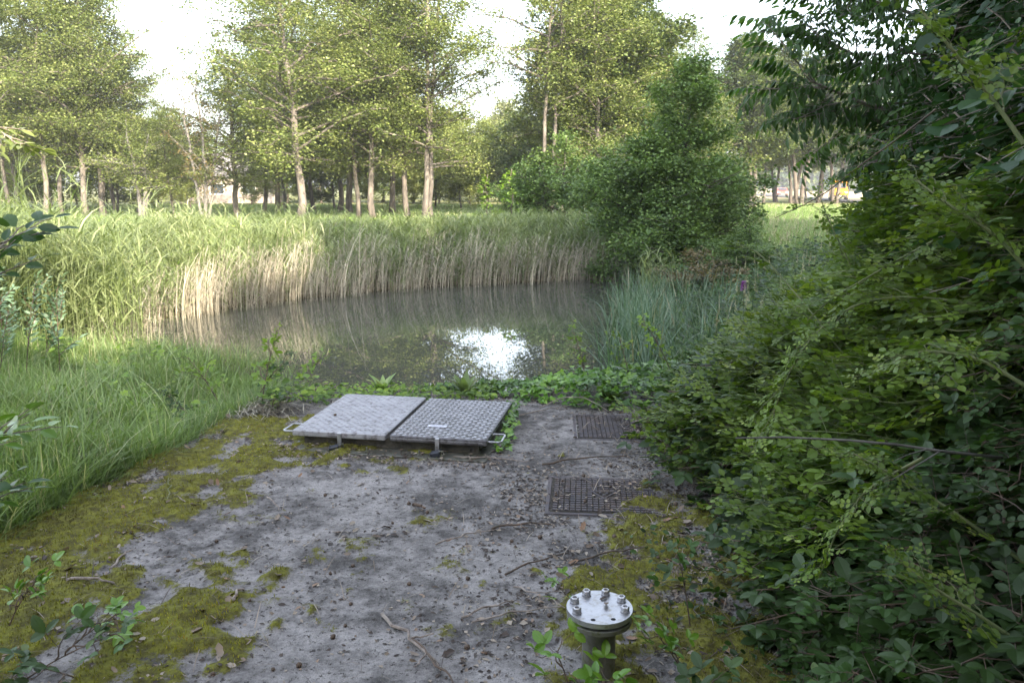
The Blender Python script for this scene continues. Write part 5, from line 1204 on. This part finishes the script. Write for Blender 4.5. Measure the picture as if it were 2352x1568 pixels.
# bare dead branch lying in the thicket
o = thing('dead_branch', 'bare grey forked dead branch sticking out of the thicket', 'branch', Q(1690, 1005, 2.2)); o0 = np.array(Q(1690, 1005, 2.2)); g = M()
C = np.array([Q(1690, 1005, 2.2), Q(1800, 1003, 2.2), Q(1950, 1010, 2.2), Q(2060, 1020, 2.2), Q(2160, 1035, 2.2), Q(2300, 1050, 2.3)])-o0
g.tube(C, [.002, .003, .0035, .004, .0045, .005], 7); g.tube(np.array([Q(2160, 1035, 2.2), Q(2110, 1065, 2.15), Q(2050, 1100, 2.1)])-o0, [.003, .002, .001], 6); g.tube(np.array([Q(2130, 1030, 2.2), Q(2080, 1045, 2.15), Q(2050, 1060, 2.1)])-o0, [.002, .0015, .001], 6); g.obj('stick', MT['bark_grey'], o)

# ash branches hanging into the top right of the picture, on a tree standing right of the slab
ash = thing('ash_tree', 'ash tree with hanging feathered leaves over the top right', 'tree', (4.6, 6.2, 0)); ab = np.array([4.6, 6.2, 0.])
g = M(); g.tube(np.array([(0, 0, -.2), (.02, .05, 1.5), (-.05, .1, 3), (.05, .2, 5), (.1, .2, 7.5)]), [.13, .11, .09, .07, .02], 9); g.obj('trunk', MT['bark_grey'], ash, smooth=True)
rr = np.random.default_rng(71); lm = M(); fo = M(); BP = []; BD = []
limbs = [([(4.6, 6.2, 3.4), Q(2120, 170, 6.0), Q(2010, 150, 5.9), Q(1930, 110, 5.8), Q(1880, 85, 5.8)], .02, 15), ([(4.6, 6.2, 3.0), Q(2130, 260, 5.6), Q(2010, 250, 5.5), Q(1920, 210, 5.4), Q(1860, 185, 5.3)], .02, 11),
         ([(4.6, 6.2, 2.8), Q(2160, 300, 5.8), Q(2070, 290, 5.7), Q(1990, 270, 5.6), Q(1940, 260, 5.6)], .016, 8), ([(4.6, 6.2, 3.9), Q(2200, 60, 6.2), Q(2090, 30, 6.2), Q(2000, 0, 6.1), Q(1940, -30, 6.1)], .02, 15),
         ([(4.6, 6.2, 2.6), Q(2250, 300, 5.2), Q(2190, 310, 5.1), Q(2130, 330, 5.0), Q(2090, 350, 4.9)], .014, 11), ([(4.6, 6.2, 4.4), Q(2300, 20, 5.4), Q(2150, -40, 5.4), Q(2000, -60, 5.4)], .02, 12),
         ([(4.6, 6.2, 3.6), Q(2352, 150, 5.4), Q(2250, 120, 5.2), Q(2150, 130, 5.1), Q(2080, 120, 5.0)], .016, 13), ([(4.6, 6.2, 5.2), (3.6, 5.6, 5.8), (2.9, 5.3, 5.7)], .02, 10), ([(4.6, 6.2, 5.6), (5.4, 5.4, 6.4), (5.9, 5.0, 6.3)], .02, 10),
         ([(4.6, 6.2, 6.2), (4.2, 7, 7.0), (3.8, 7.4, 7.2)], .02, 10), ([(4.6, 6.2, 3.0), (5.3, 7.0, 4.0), (5.9, 7.3, 4.2)], .02, 10)]
for li, (pts, r, k_) in enumerate(limbs):
    P = np.array(pts)-ab; t = np.linspace(0, 1, 14); kk = np.linspace(0, 1, len(P)); C = np.stack([np.interp(t, kk, P[:, q]) for q in range(3)], 1)
    for _ in range(2): C[1:-1] = (C[:-2]+2*C[1:-1]+C[2:])/4
    lm.tube(C, np.linspace(r, r*.35, 14), 6)
    f = .22+.78*(np.arange(k_)+.9)/k_; tg = unit(np.gradient(C, axis=0))
    for i, ff in enumerate(f):
        BP.append([np.interp(ff, t, C[:, q]) for q in range(3)]); d = np.array([np.interp(ff, t, tg[:, q]) for q in range(3)])
        BD.append(unit(d + rr.normal(0, .45, 3) + [0, 0, -.1]) if i < k_-1 else unit(d+[0, 0, .4]))
BP = np.array(BP); BD = np.array(BD); n = len(BP); X, Y, Z = frames(BD, unit(np.array([0, 0, 1.])+rr.normal(0, .2, (n, 3)))); w_ = rr.integers(0, 3, n)
for q in range(3):
    m_ = w_ == q; fo.scatter(ASH[q], BP[m_], X[m_], Y[m_], Z[m_], rr.uniform(.6, .95, m_.sum()), rr.uniform(0, 1, m_.sum()), .6)
lm.obj('limb', MT['twig'], ash); fo.obj('crown', [MT['ash'], MT['twig']], ash)

# ivy over the back edge of the slab -----------------------------
def ivy_leafT():
    a = np.array([(0, 0, 0), (-.42, .05, .03), (-.5, .38, .06), (-.22, .5, .04), (0, 1.0, -.08), (.22, .5, .04), (.5, .38, .06), (.42, .05, .03), (0, .35, -.02)])
    L = []; 
    for i in range(8): L += [8, (i+1) % 8, i]
    return (a.astype(np.float32), np.array(L), np.array([3]*8), np.full(9, .5, np.float32), np.zeros(8, np.int32))
IVY = ivy_leafT()
def mat_plant(name, label, n, xf, T, mat, size, seed, cat, h=.14, kind='stuff'):
    rr = np.random.default_rng(seed); x, y, z = xf(rr, n); n = len(x); a = rr.uniform(0, 2*pi, n)
    D = np.stack([np.cos(a), np.sin(a)-.4, rr.uniform(-.5, .25, n)], 1); U = np.stack([rr.normal(0, .4, n), -.35+rr.normal(0, .4, n), np.ones(n)], 1); X, Y, Z = frames(D, U); g = M()
    g.scatter(T, np.stack([x, y, z], 1), X, Y, Z, rr.uniform(*size, n), rr.uniform(0, 1, n), 0)
    s_ = rr.uniform(0, 1, n) < .08; k = s_.sum(); 
    g.blades(np.stack([x[s_], y[s_], z[s_]*0+.0], 1), np.maximum(z[s_], .05), .004, a[s_], .3, K=3, rnd=.1)
    o = g.obj(name, MT[mat]); return tag(o, label, cat, kind=kind)
def ivy_area(rr, n):
    x = rr.uniform(-.75, 2.1, n); y = rr.uniform(5.62, 6.72, n); front = np.interp(x, [-.75, .15, .45, .9, 1.3, 2.1], [6.42, 6.05, 5.85, 5.72, 5.62, 5.6]) + .1*(fbm(x*6, x*0, 5, 3)-.5)
    k = (y > front) & ((x < -.05) | (rr.uniform(0, 1, n) < .95)); x, y, front = x[k], y[k], front[k]
    top = np.interp(x, [-.75, .15, .5, 1.4, 2.1], [.035, .09, .17, .22, .3])*sstep(0, .25, y-front+.05)*np.where(y > 6.45, 1-(y-6.45)*1.4, 1)
    z = top*(.45+.55*rr.uniform(0, 1, len(x))**.5)*(.7+.6*fbm(x*4, y*4, 8, 3)) + .01; z = np.where(y > 6.45, z-(y-6.45)*.9, z)
    return x, y, z
mat_plant('ivy', 'glossy green ivy creeping over the back edge of the slab', 3600, ivy_area, IVY, 'ivy', (.035, .075), 81, 'ivy')
mat_plant('ivy', 'thin ivy trail hanging down the right side of the dark hatch leaf', 130, lambda rr, n: (HB[0]+.09+.1*(f_ := rr.uniform(0, 1, n))+rr.normal(0, .03, n), HB[1]+.06+f_*1.0, rr.uniform(.01, .07, n)+.05*f_), IVY, 'ivy', (.03, .055), 82, 'ivy')
mat_plant('ground_weeds', 'low bright weeds in front of the water behind the pale hatch leaf', 900, lambda rr, n: (rr.uniform(-1.9, -.1, n), (y_ := rr.uniform(6.0, 6.45, n)), rr.uniform(.0, .07, n)), LEAF, 'nettle', (.03, .06), 83, 'weeds')
mat_plant('litter_leaves', 'small creeping leaves over the litter right of the pipe', 420, lambda rr, n: (rr.uniform(.55, 1.2, n), rr.uniform(1.9, 3.6, n), rr.uniform(.01, .07, n)), LEAF, 'bramble', (.02, .045), 84, 'weeds')
# dock plants and tufts at the back edge
def rosette(name, label, cat, p, n, L_, mat='nettle', T=LEAF_LONG, seed=1, up=.7):
    rr = np.random.default_rng(seed); o = thing(name, label, cat, (p[0], p[1], tz(*p) if not in_slab(*p) else 0.0)); g = M(); a = rr.uniform(0, 2*pi, n)
    D = np.stack([np.cos(a), np.sin(a), rr.uniform(up*.5, up*1.8, n)], 1); X, Y, Z = frames(D, np.stack([-np.cos(a)*.6, -np.sin(a)*.6, np.ones(n)], 1))
    g.scatter(T, np.zeros((n, 3)), X, Y, Z, rr.uniform(*L_, n), rr.uniform(.3, 1, n), 0); g.obj('foliage', MT[mat], o); return o
rosette('dock_plant', 'broad leaved dock standing behind the pale hatch leaf at its left', 'plant', gp(795, 893), 16, (.08, .17), mat='ivy', T=LEAF, seed=1)
rosette('dock_plant', 'upright narrow leaved dock behind the middle of the pale hatch leaf', 'plant', gp(880, 898), 14, (.09, .2), mat='grass', seed=2, up=1.6)
rosette('grass_tuft', 'small grass tuft behind the dark hatch leaf', 'plant', gp(1068, 905), 16, (.1, .22), mat='grass', seed=3, up=2.0)
rosette('bank_plant', 'light green leafy plant at the right end of the ivy', 'plant', gp(1400, 920), 20, (.08, .17), seed=5, T=LEAF_ROUND, up=.8)
# sprig plants: a single stem with leaves
GB = 'young bramble stems by the water edge'
BS = [bramble_spray(290+i, .2, 4, .055, leaflets=3, young=.6) for i in range(3)]
BSL = [bramble_spray(296+i, .12, 2, .085, leaflets=3, young=.7) for i in range(3)]
def up_stem(label, p, h, lean, n, seed, name='young_bramble', mats=('nettle', 'darkcane'), temps=BS, sc=(.6, .95), r=.005, group=GB, cat='bramble', zb=None):
    z = zb if zb is not None else float(surf_z(np.array([p[0]]), np.array([p[1]]))[0]); rr = np.random.default_rng(seed)
    pts = [(p[0], p[1], z), (p[0]+lean[0]*.3, p[1]+lean[1]*.3, z+h*.4), (p[0]+lean[0]*.65, p[1]+lean[1]*.65, z+h*.75), (p[0]+lean[0], p[1]+lean[1], z+h)]
    return shoot(name, label, pts, temps, mats, r, seed, n, sc, group=group, cat=cat, skip=.3)
up_stem('tall thin bramble stem rising left of the hatch with a yellow leaf', gp(600, 935), .55, (.12, .1), 8, 1)
up_stem('bramble stem with drooping dark leaves left of the pale hatch leaf', gp(575, 925), .42, (.3, .1), 7, 2, mats=('bramble', 'darkcane'))
up_stem('leafy bramble clump in the grass above the slab corner', gp(520, 930), .45, (-.35, .2), 9, 3)
up_stem('second leafy bramble in the grass beside the slab corner', gp(470, 920), .4, (-.25, -.1), 8, 4, mats=('bramble', 'darkcane'))
up_stem('bramble stem near the waterline behind the dead grass', gp(690, 895), .35, (.15, .2), 7, 5)
up_stem('low bramble with a dark berry like bud at the slab corner', gp(625, 945), .12, (.05, -.12), 4, 6, mats=('bramble', 'darkcane'))
up_stem('single red stemmed seedling standing out of the ivy before the water', (.62, 6.3), .5, (-.12, .05), 6, 7, mats=('rose', 'darkcane'))
up_stem('second seedling in the ivy nearer the cattails', (.98, 6.3), .42, (-.1, .1), 7, 8, mats=('rose', 'darkcane'))
up_stem('yellowish bramble tip leaning over the ivy towards the cattails', (1.35, 6.2), .6, (-.3, .1), 8, 9, mats=('nettle', 'darkcane'))
up_stem('bramble spray reaching over the far manhole cover', (1.15, 5.0), .2, (-.38, -.05), 6, 10, mats=('rose', 'darkcane'))
up_stem('bramble spray with light leaves over the nearer manhole cover edge', (1.1, 4.3), .3, (-.32, -.1), 7, 11, mats=('rose', 'darkcane'))
GP = 'young brambles round the capped pipe'
up_stem('three leaved bramble in front of the pipe on its left', (fcx-.10, fcy-.16), .16, (-.05, .02), 3, 12, temps=BSL, group=GP, mats=('ivy', 'darkcane'), r=.003)
up_stem('bramble leaves hiding the foot of the pipe', (fcx+.06, fcy-.20), .10, (-.05, -.02), 5, 13, temps=BSL, group=GP, mats=('ivy', 'darkcane'), r=.003)
up_stem('bramble stem with big leaves right of the pipe', (fcx+.30, fcy-.10), .18, (-.12, .05), 6, 14, temps=BSL, group=GP, mats=('ivy', 'darkcane'), r=.003)
up_stem('bramble leaves low in front of the pipe to the right', (fcx+.22, fcy-.28), .12, (.1, -.02), 6, 15, temps=BSL, group=GP, mats=('bramble', 'darkcane'), r=.003)
up_stem('small light bramble leaves behind the pipe flange', (fcx-.04, fcy+.42), .10, (-.1, .0), 3, 16, temps=BSL, group=GP, mats=('ivy', 'darkcane'), sc=(.5, .7), r=.002)
up_stem('bramble stem with round pale leaves beside the rose thicket', (fcx+.38, fcy+.28), .28, (-.05, .05), 4, 17, temps=BSL, group=GP, mats=('bramble', 'darkcane'), sc=(.55, .8), r=.003)
GL = 'brambles in the bottom left corner'
up_stem('bramble trailing from the bottom left corner onto the moss', gp(60, 1560), .14, (.3, .05), 6, 21, temps=BSL, group=GL, mats=('bramble', 'darkcane'), r=.003)
up_stem('bramble leaves low in the bottom left corner', gp(180, 1568), .08, (-.15, -.05), 7, 22, temps=BSL, group=GL, mats=('bramble', 'darkcane'), r=.003)
up_stem('pale leaved bramble at the left edge over the moss', gp(20, 1450), .18, (.12, .0), 7, 23, temps=BSL, group=GL, mats=('ivy', 'darkcane'), r=.003)
up_stem('bramble tip touching the left moss between dead leaves', gp(150, 1500), .1, (.16, .1), 6, 24, temps=BSL, group=GL, mats=('ivy', 'darkcane'), r=.003)
# broad leaved twigs entering at the left edge
LS = [broad_spray(310+i, .22, 6, .075, young=.5, T=LEAF) for i in range(2)]
shoot('willow_twig', 'dark leaved twig entering at the left edge above the reeds', [Q(-140, 700, 2.2), Q(-80, 640, 2.2), Q(-40, 590, 2.2), Q(5, 555, 2.2)], LS, ('hazel', 'twig'), .004, 41, 5, (.8, 1.0), group='twigs entering at the left edge', cat='twig', skip=.5)
shoot('willow_twig', 'second dark twig just below the one above the reeds', [Q(-150, 760, 2.1), Q(-90, 700, 2.1), Q(-50, 650, 2.1), Q(-10, 630, 2.1)], LS, ('hazel', 'twig'), .004, 42, 4, (.8, 1.0), group='twigs entering at the left edge', cat='twig', skip=.5)
shoot('hazel_twig', 'light green leafy twig entering at the left edge over the grass', [Q(-190, 1120, 2.1), Q(-120, 1070, 2.1), Q(-60, 1030, 2.1), Q(25, 985, 2.1)], LS, ('ivy', 'twig'), .004, 43, 8, (.7, 1.0), group='twigs entering at the left edge', cat='twig', skip=.45)
shoot('hazel_twig', 'lowest leafy twig at the left edge beside the slab corner', [Q(-200, 1220, 2.0), Q(-130, 1190, 2.0), Q(-80, 1170, 2.0), Q(-40, 1160, 2.0)], LS, ('hazel', 'twig'), .004, 44, 6, (.7, 1.0), group='twigs entering at the left edge', cat='twig', skip=.5)
shoot('alder_twig', 'light leaved twig hanging in at the upper left edge', [Q(-140, 250, 5.0), Q(-60, 270, 5.0), Q(0, 300, 5.0), Q(40, 330, 5.0)], LS, ('alder', 'twig'), .006, 45, 9, (.9, 1.3), group='twigs entering at the left edge', cat='twig', skip=.4)
# tall willowherb stems at the left water edge
WH = [broad_spray(320+i, .3, 9, .09, young=.3, T=LEAF_LONG) for i in range(2)]
rrw = np.random.default_rng(91)
for i, (dx, dy) in enumerate(((20, 900), (60, 880), (100, 900), (140, 880), (0, 860), (40, 920), (180, 900))):
    p = gp(dx-40, dy, -.3); o = up_stem('tall narrow leaved stem in the clump at the left water edge', p, rrw.uniform(.75, 1.1), (rrw.uniform(-.1, .25), 0), 10, 60+i, name='willowherb', mats=('cattail', 'darkcane'), temps=WH, sc=(.7, 1.0), r=.005, group='willowherb stems at the left water edge', cat='plant', zb=tz(*p))
# flowers
p = Q(1708, 655, 9.0); o = thing('loosestrife', 'single purple flower spike on the right bank', 'flower', (p[0], p[1], tz(p[0], p[1]))); hb = p[2]-tz(p[0], p[1]); g = M(); g.tube([(0, 0, 0), (.02, 0, hb*.5), (0, 0, hb+.05)], [.006, .005, .003], 6); g.obj('stem', MT['cane'], o)
rr = np.random.default_rng(4); k = 110; a = rr.uniform(0, 2*pi, k); zz = hb-.06+.11*rr.uniform(0, 1, k); D = np.stack([np.cos(a), np.sin(a), rr.uniform(-.2, .8, k)], 1); X, Y, Z = frames(D, np.tile([0, -.4, 1.], (k, 1))); g = M()
g.scatter(HEXL, np.stack([np.cos(a)*.008, np.sin(a)*.008, zz], 1), X, Y, Z, .028*(1.15-(zz-hb+.06)*4), rr.uniform(0, 1, k), 0); g.obj('petals', MT['purple'], o)
# dead straw mat at the slab corner left of the hatch
rr = np.random.default_rng(8); k = 900; c_ = gp(570, 950); x = rr.normal(c_[0], .16, k); y = rr.normal(c_[1]+.12, .12, k); g = M(); a = rr.normal(-.3, .6, k)
X, Y, Z = frames(np.stack([np.cos(a), np.sin(a), rr.uniform(-.1, .2, k)], 1), np.tile([0, .3, 1.0], (k, 1)))
g.scatter(THREAD, np.stack([x, y, surf_z(x, y)+rr.uniform(.01, .05, k)], 1), X, Y, Z, rr.uniform(.1, .25, k), rr.uniform(.3, 1, k), 0)
tag(g.obj('dead_grass', MT['straw']), 'flattened mat of dead straw at the slab corner', 'dead grass', kind='stuff')

# ================================================================ EVENING HAZE
hz = M(); hz.box((60, 165, 12.5), (760, 460, 33))
hzm = bpy.data.materials.new('haze_air'); hzm.use_nodes = True; n_ = hzm.node_tree; n_.nodes.clear()
pv = N(n_, 'ShaderNodeVolumePrincipled'); pv.inputs['Color'].default_value = (.86, .9, 1., 1); pv.inputs['Density'].default_value = .0006; pv.inputs['Anisotropy'].default_value = .1
o_ = N(n_, 'ShaderNodeOutputMaterial'); n_.links.new(pv.outputs[0], o_.inputs['Volume'])
tag(hz.obj('haze', hzm), 'thin pale evening haze over the fields', 'haze', kind='stuff')
SC.cycles.volume_bounces = 0; SC.cycles.volume_max_steps = 8

# a cone on the hatch and a leaf on the pipe cap
o = bpy.data.objects.new('alder_cone', cone_me[0]); COL.objects.link(o); px_ = np.array(HA)+np.array([cos(hang), sin(hang)])*.14+np.array([-sin(hang), cos(hang)])*.36
o.location = (px_[0], px_[1], TOP+.007); o.rotation_euler = (R(88), 0, .7); o.scale = (.02, .02, .02); tag(o, 'dark alder cone lying on the pale left hatch leaf', 'cone')
for i, (a_, r_, lb) in enumerate(((1.05, .066, 'dark curled dead leaf lying by a nut on the pipe cap'), (.7, .035, 'thin brown leaf scrap lying across the middle of the pipe cap'))):
    o = bpy.data.objects.new('dead_leaf', dl_me[i*3]); COL.objects.link(o); o.location = (fcx+r_*cos(a_), fcy+r_*sin(a_), fz+.004); o.rotation_euler = (.1, .1, 2.+i); o.scale = (.03, .034, .03); tag(o, lb, 'dead leaf')
# more of the hatch: leaves and dirt gathered in front of the kerb
k = 700; x = HA[0]+cos(hang)*u(-.1, HW+.1, k); y = HA[1]+sin(hang)*(x-HA[0])+u(-.22, .03, k); P = np.stack([x, y, surf_z(x, y)+u(.004, .02, k)], 1); a = u(0, 2*pi, k)
X, Y, Z = frames(np.stack([np.cos(a), np.sin(a), u(-.2, .4, k)], 1), np.stack([u(-.6, .6, k), u(-.6, .6, k), np.ones(k)], 1)); g = M(); g.scatter(LEAF_LONG, P, X, Y, Z, u(.012, .04, k), u(0, .9, k), 0)
tag(g.obj('kerb_litter', MT['deadleaf']), 'dead leaf litter gathered along the front of the hatch', 'leaf litter', kind='stuff')
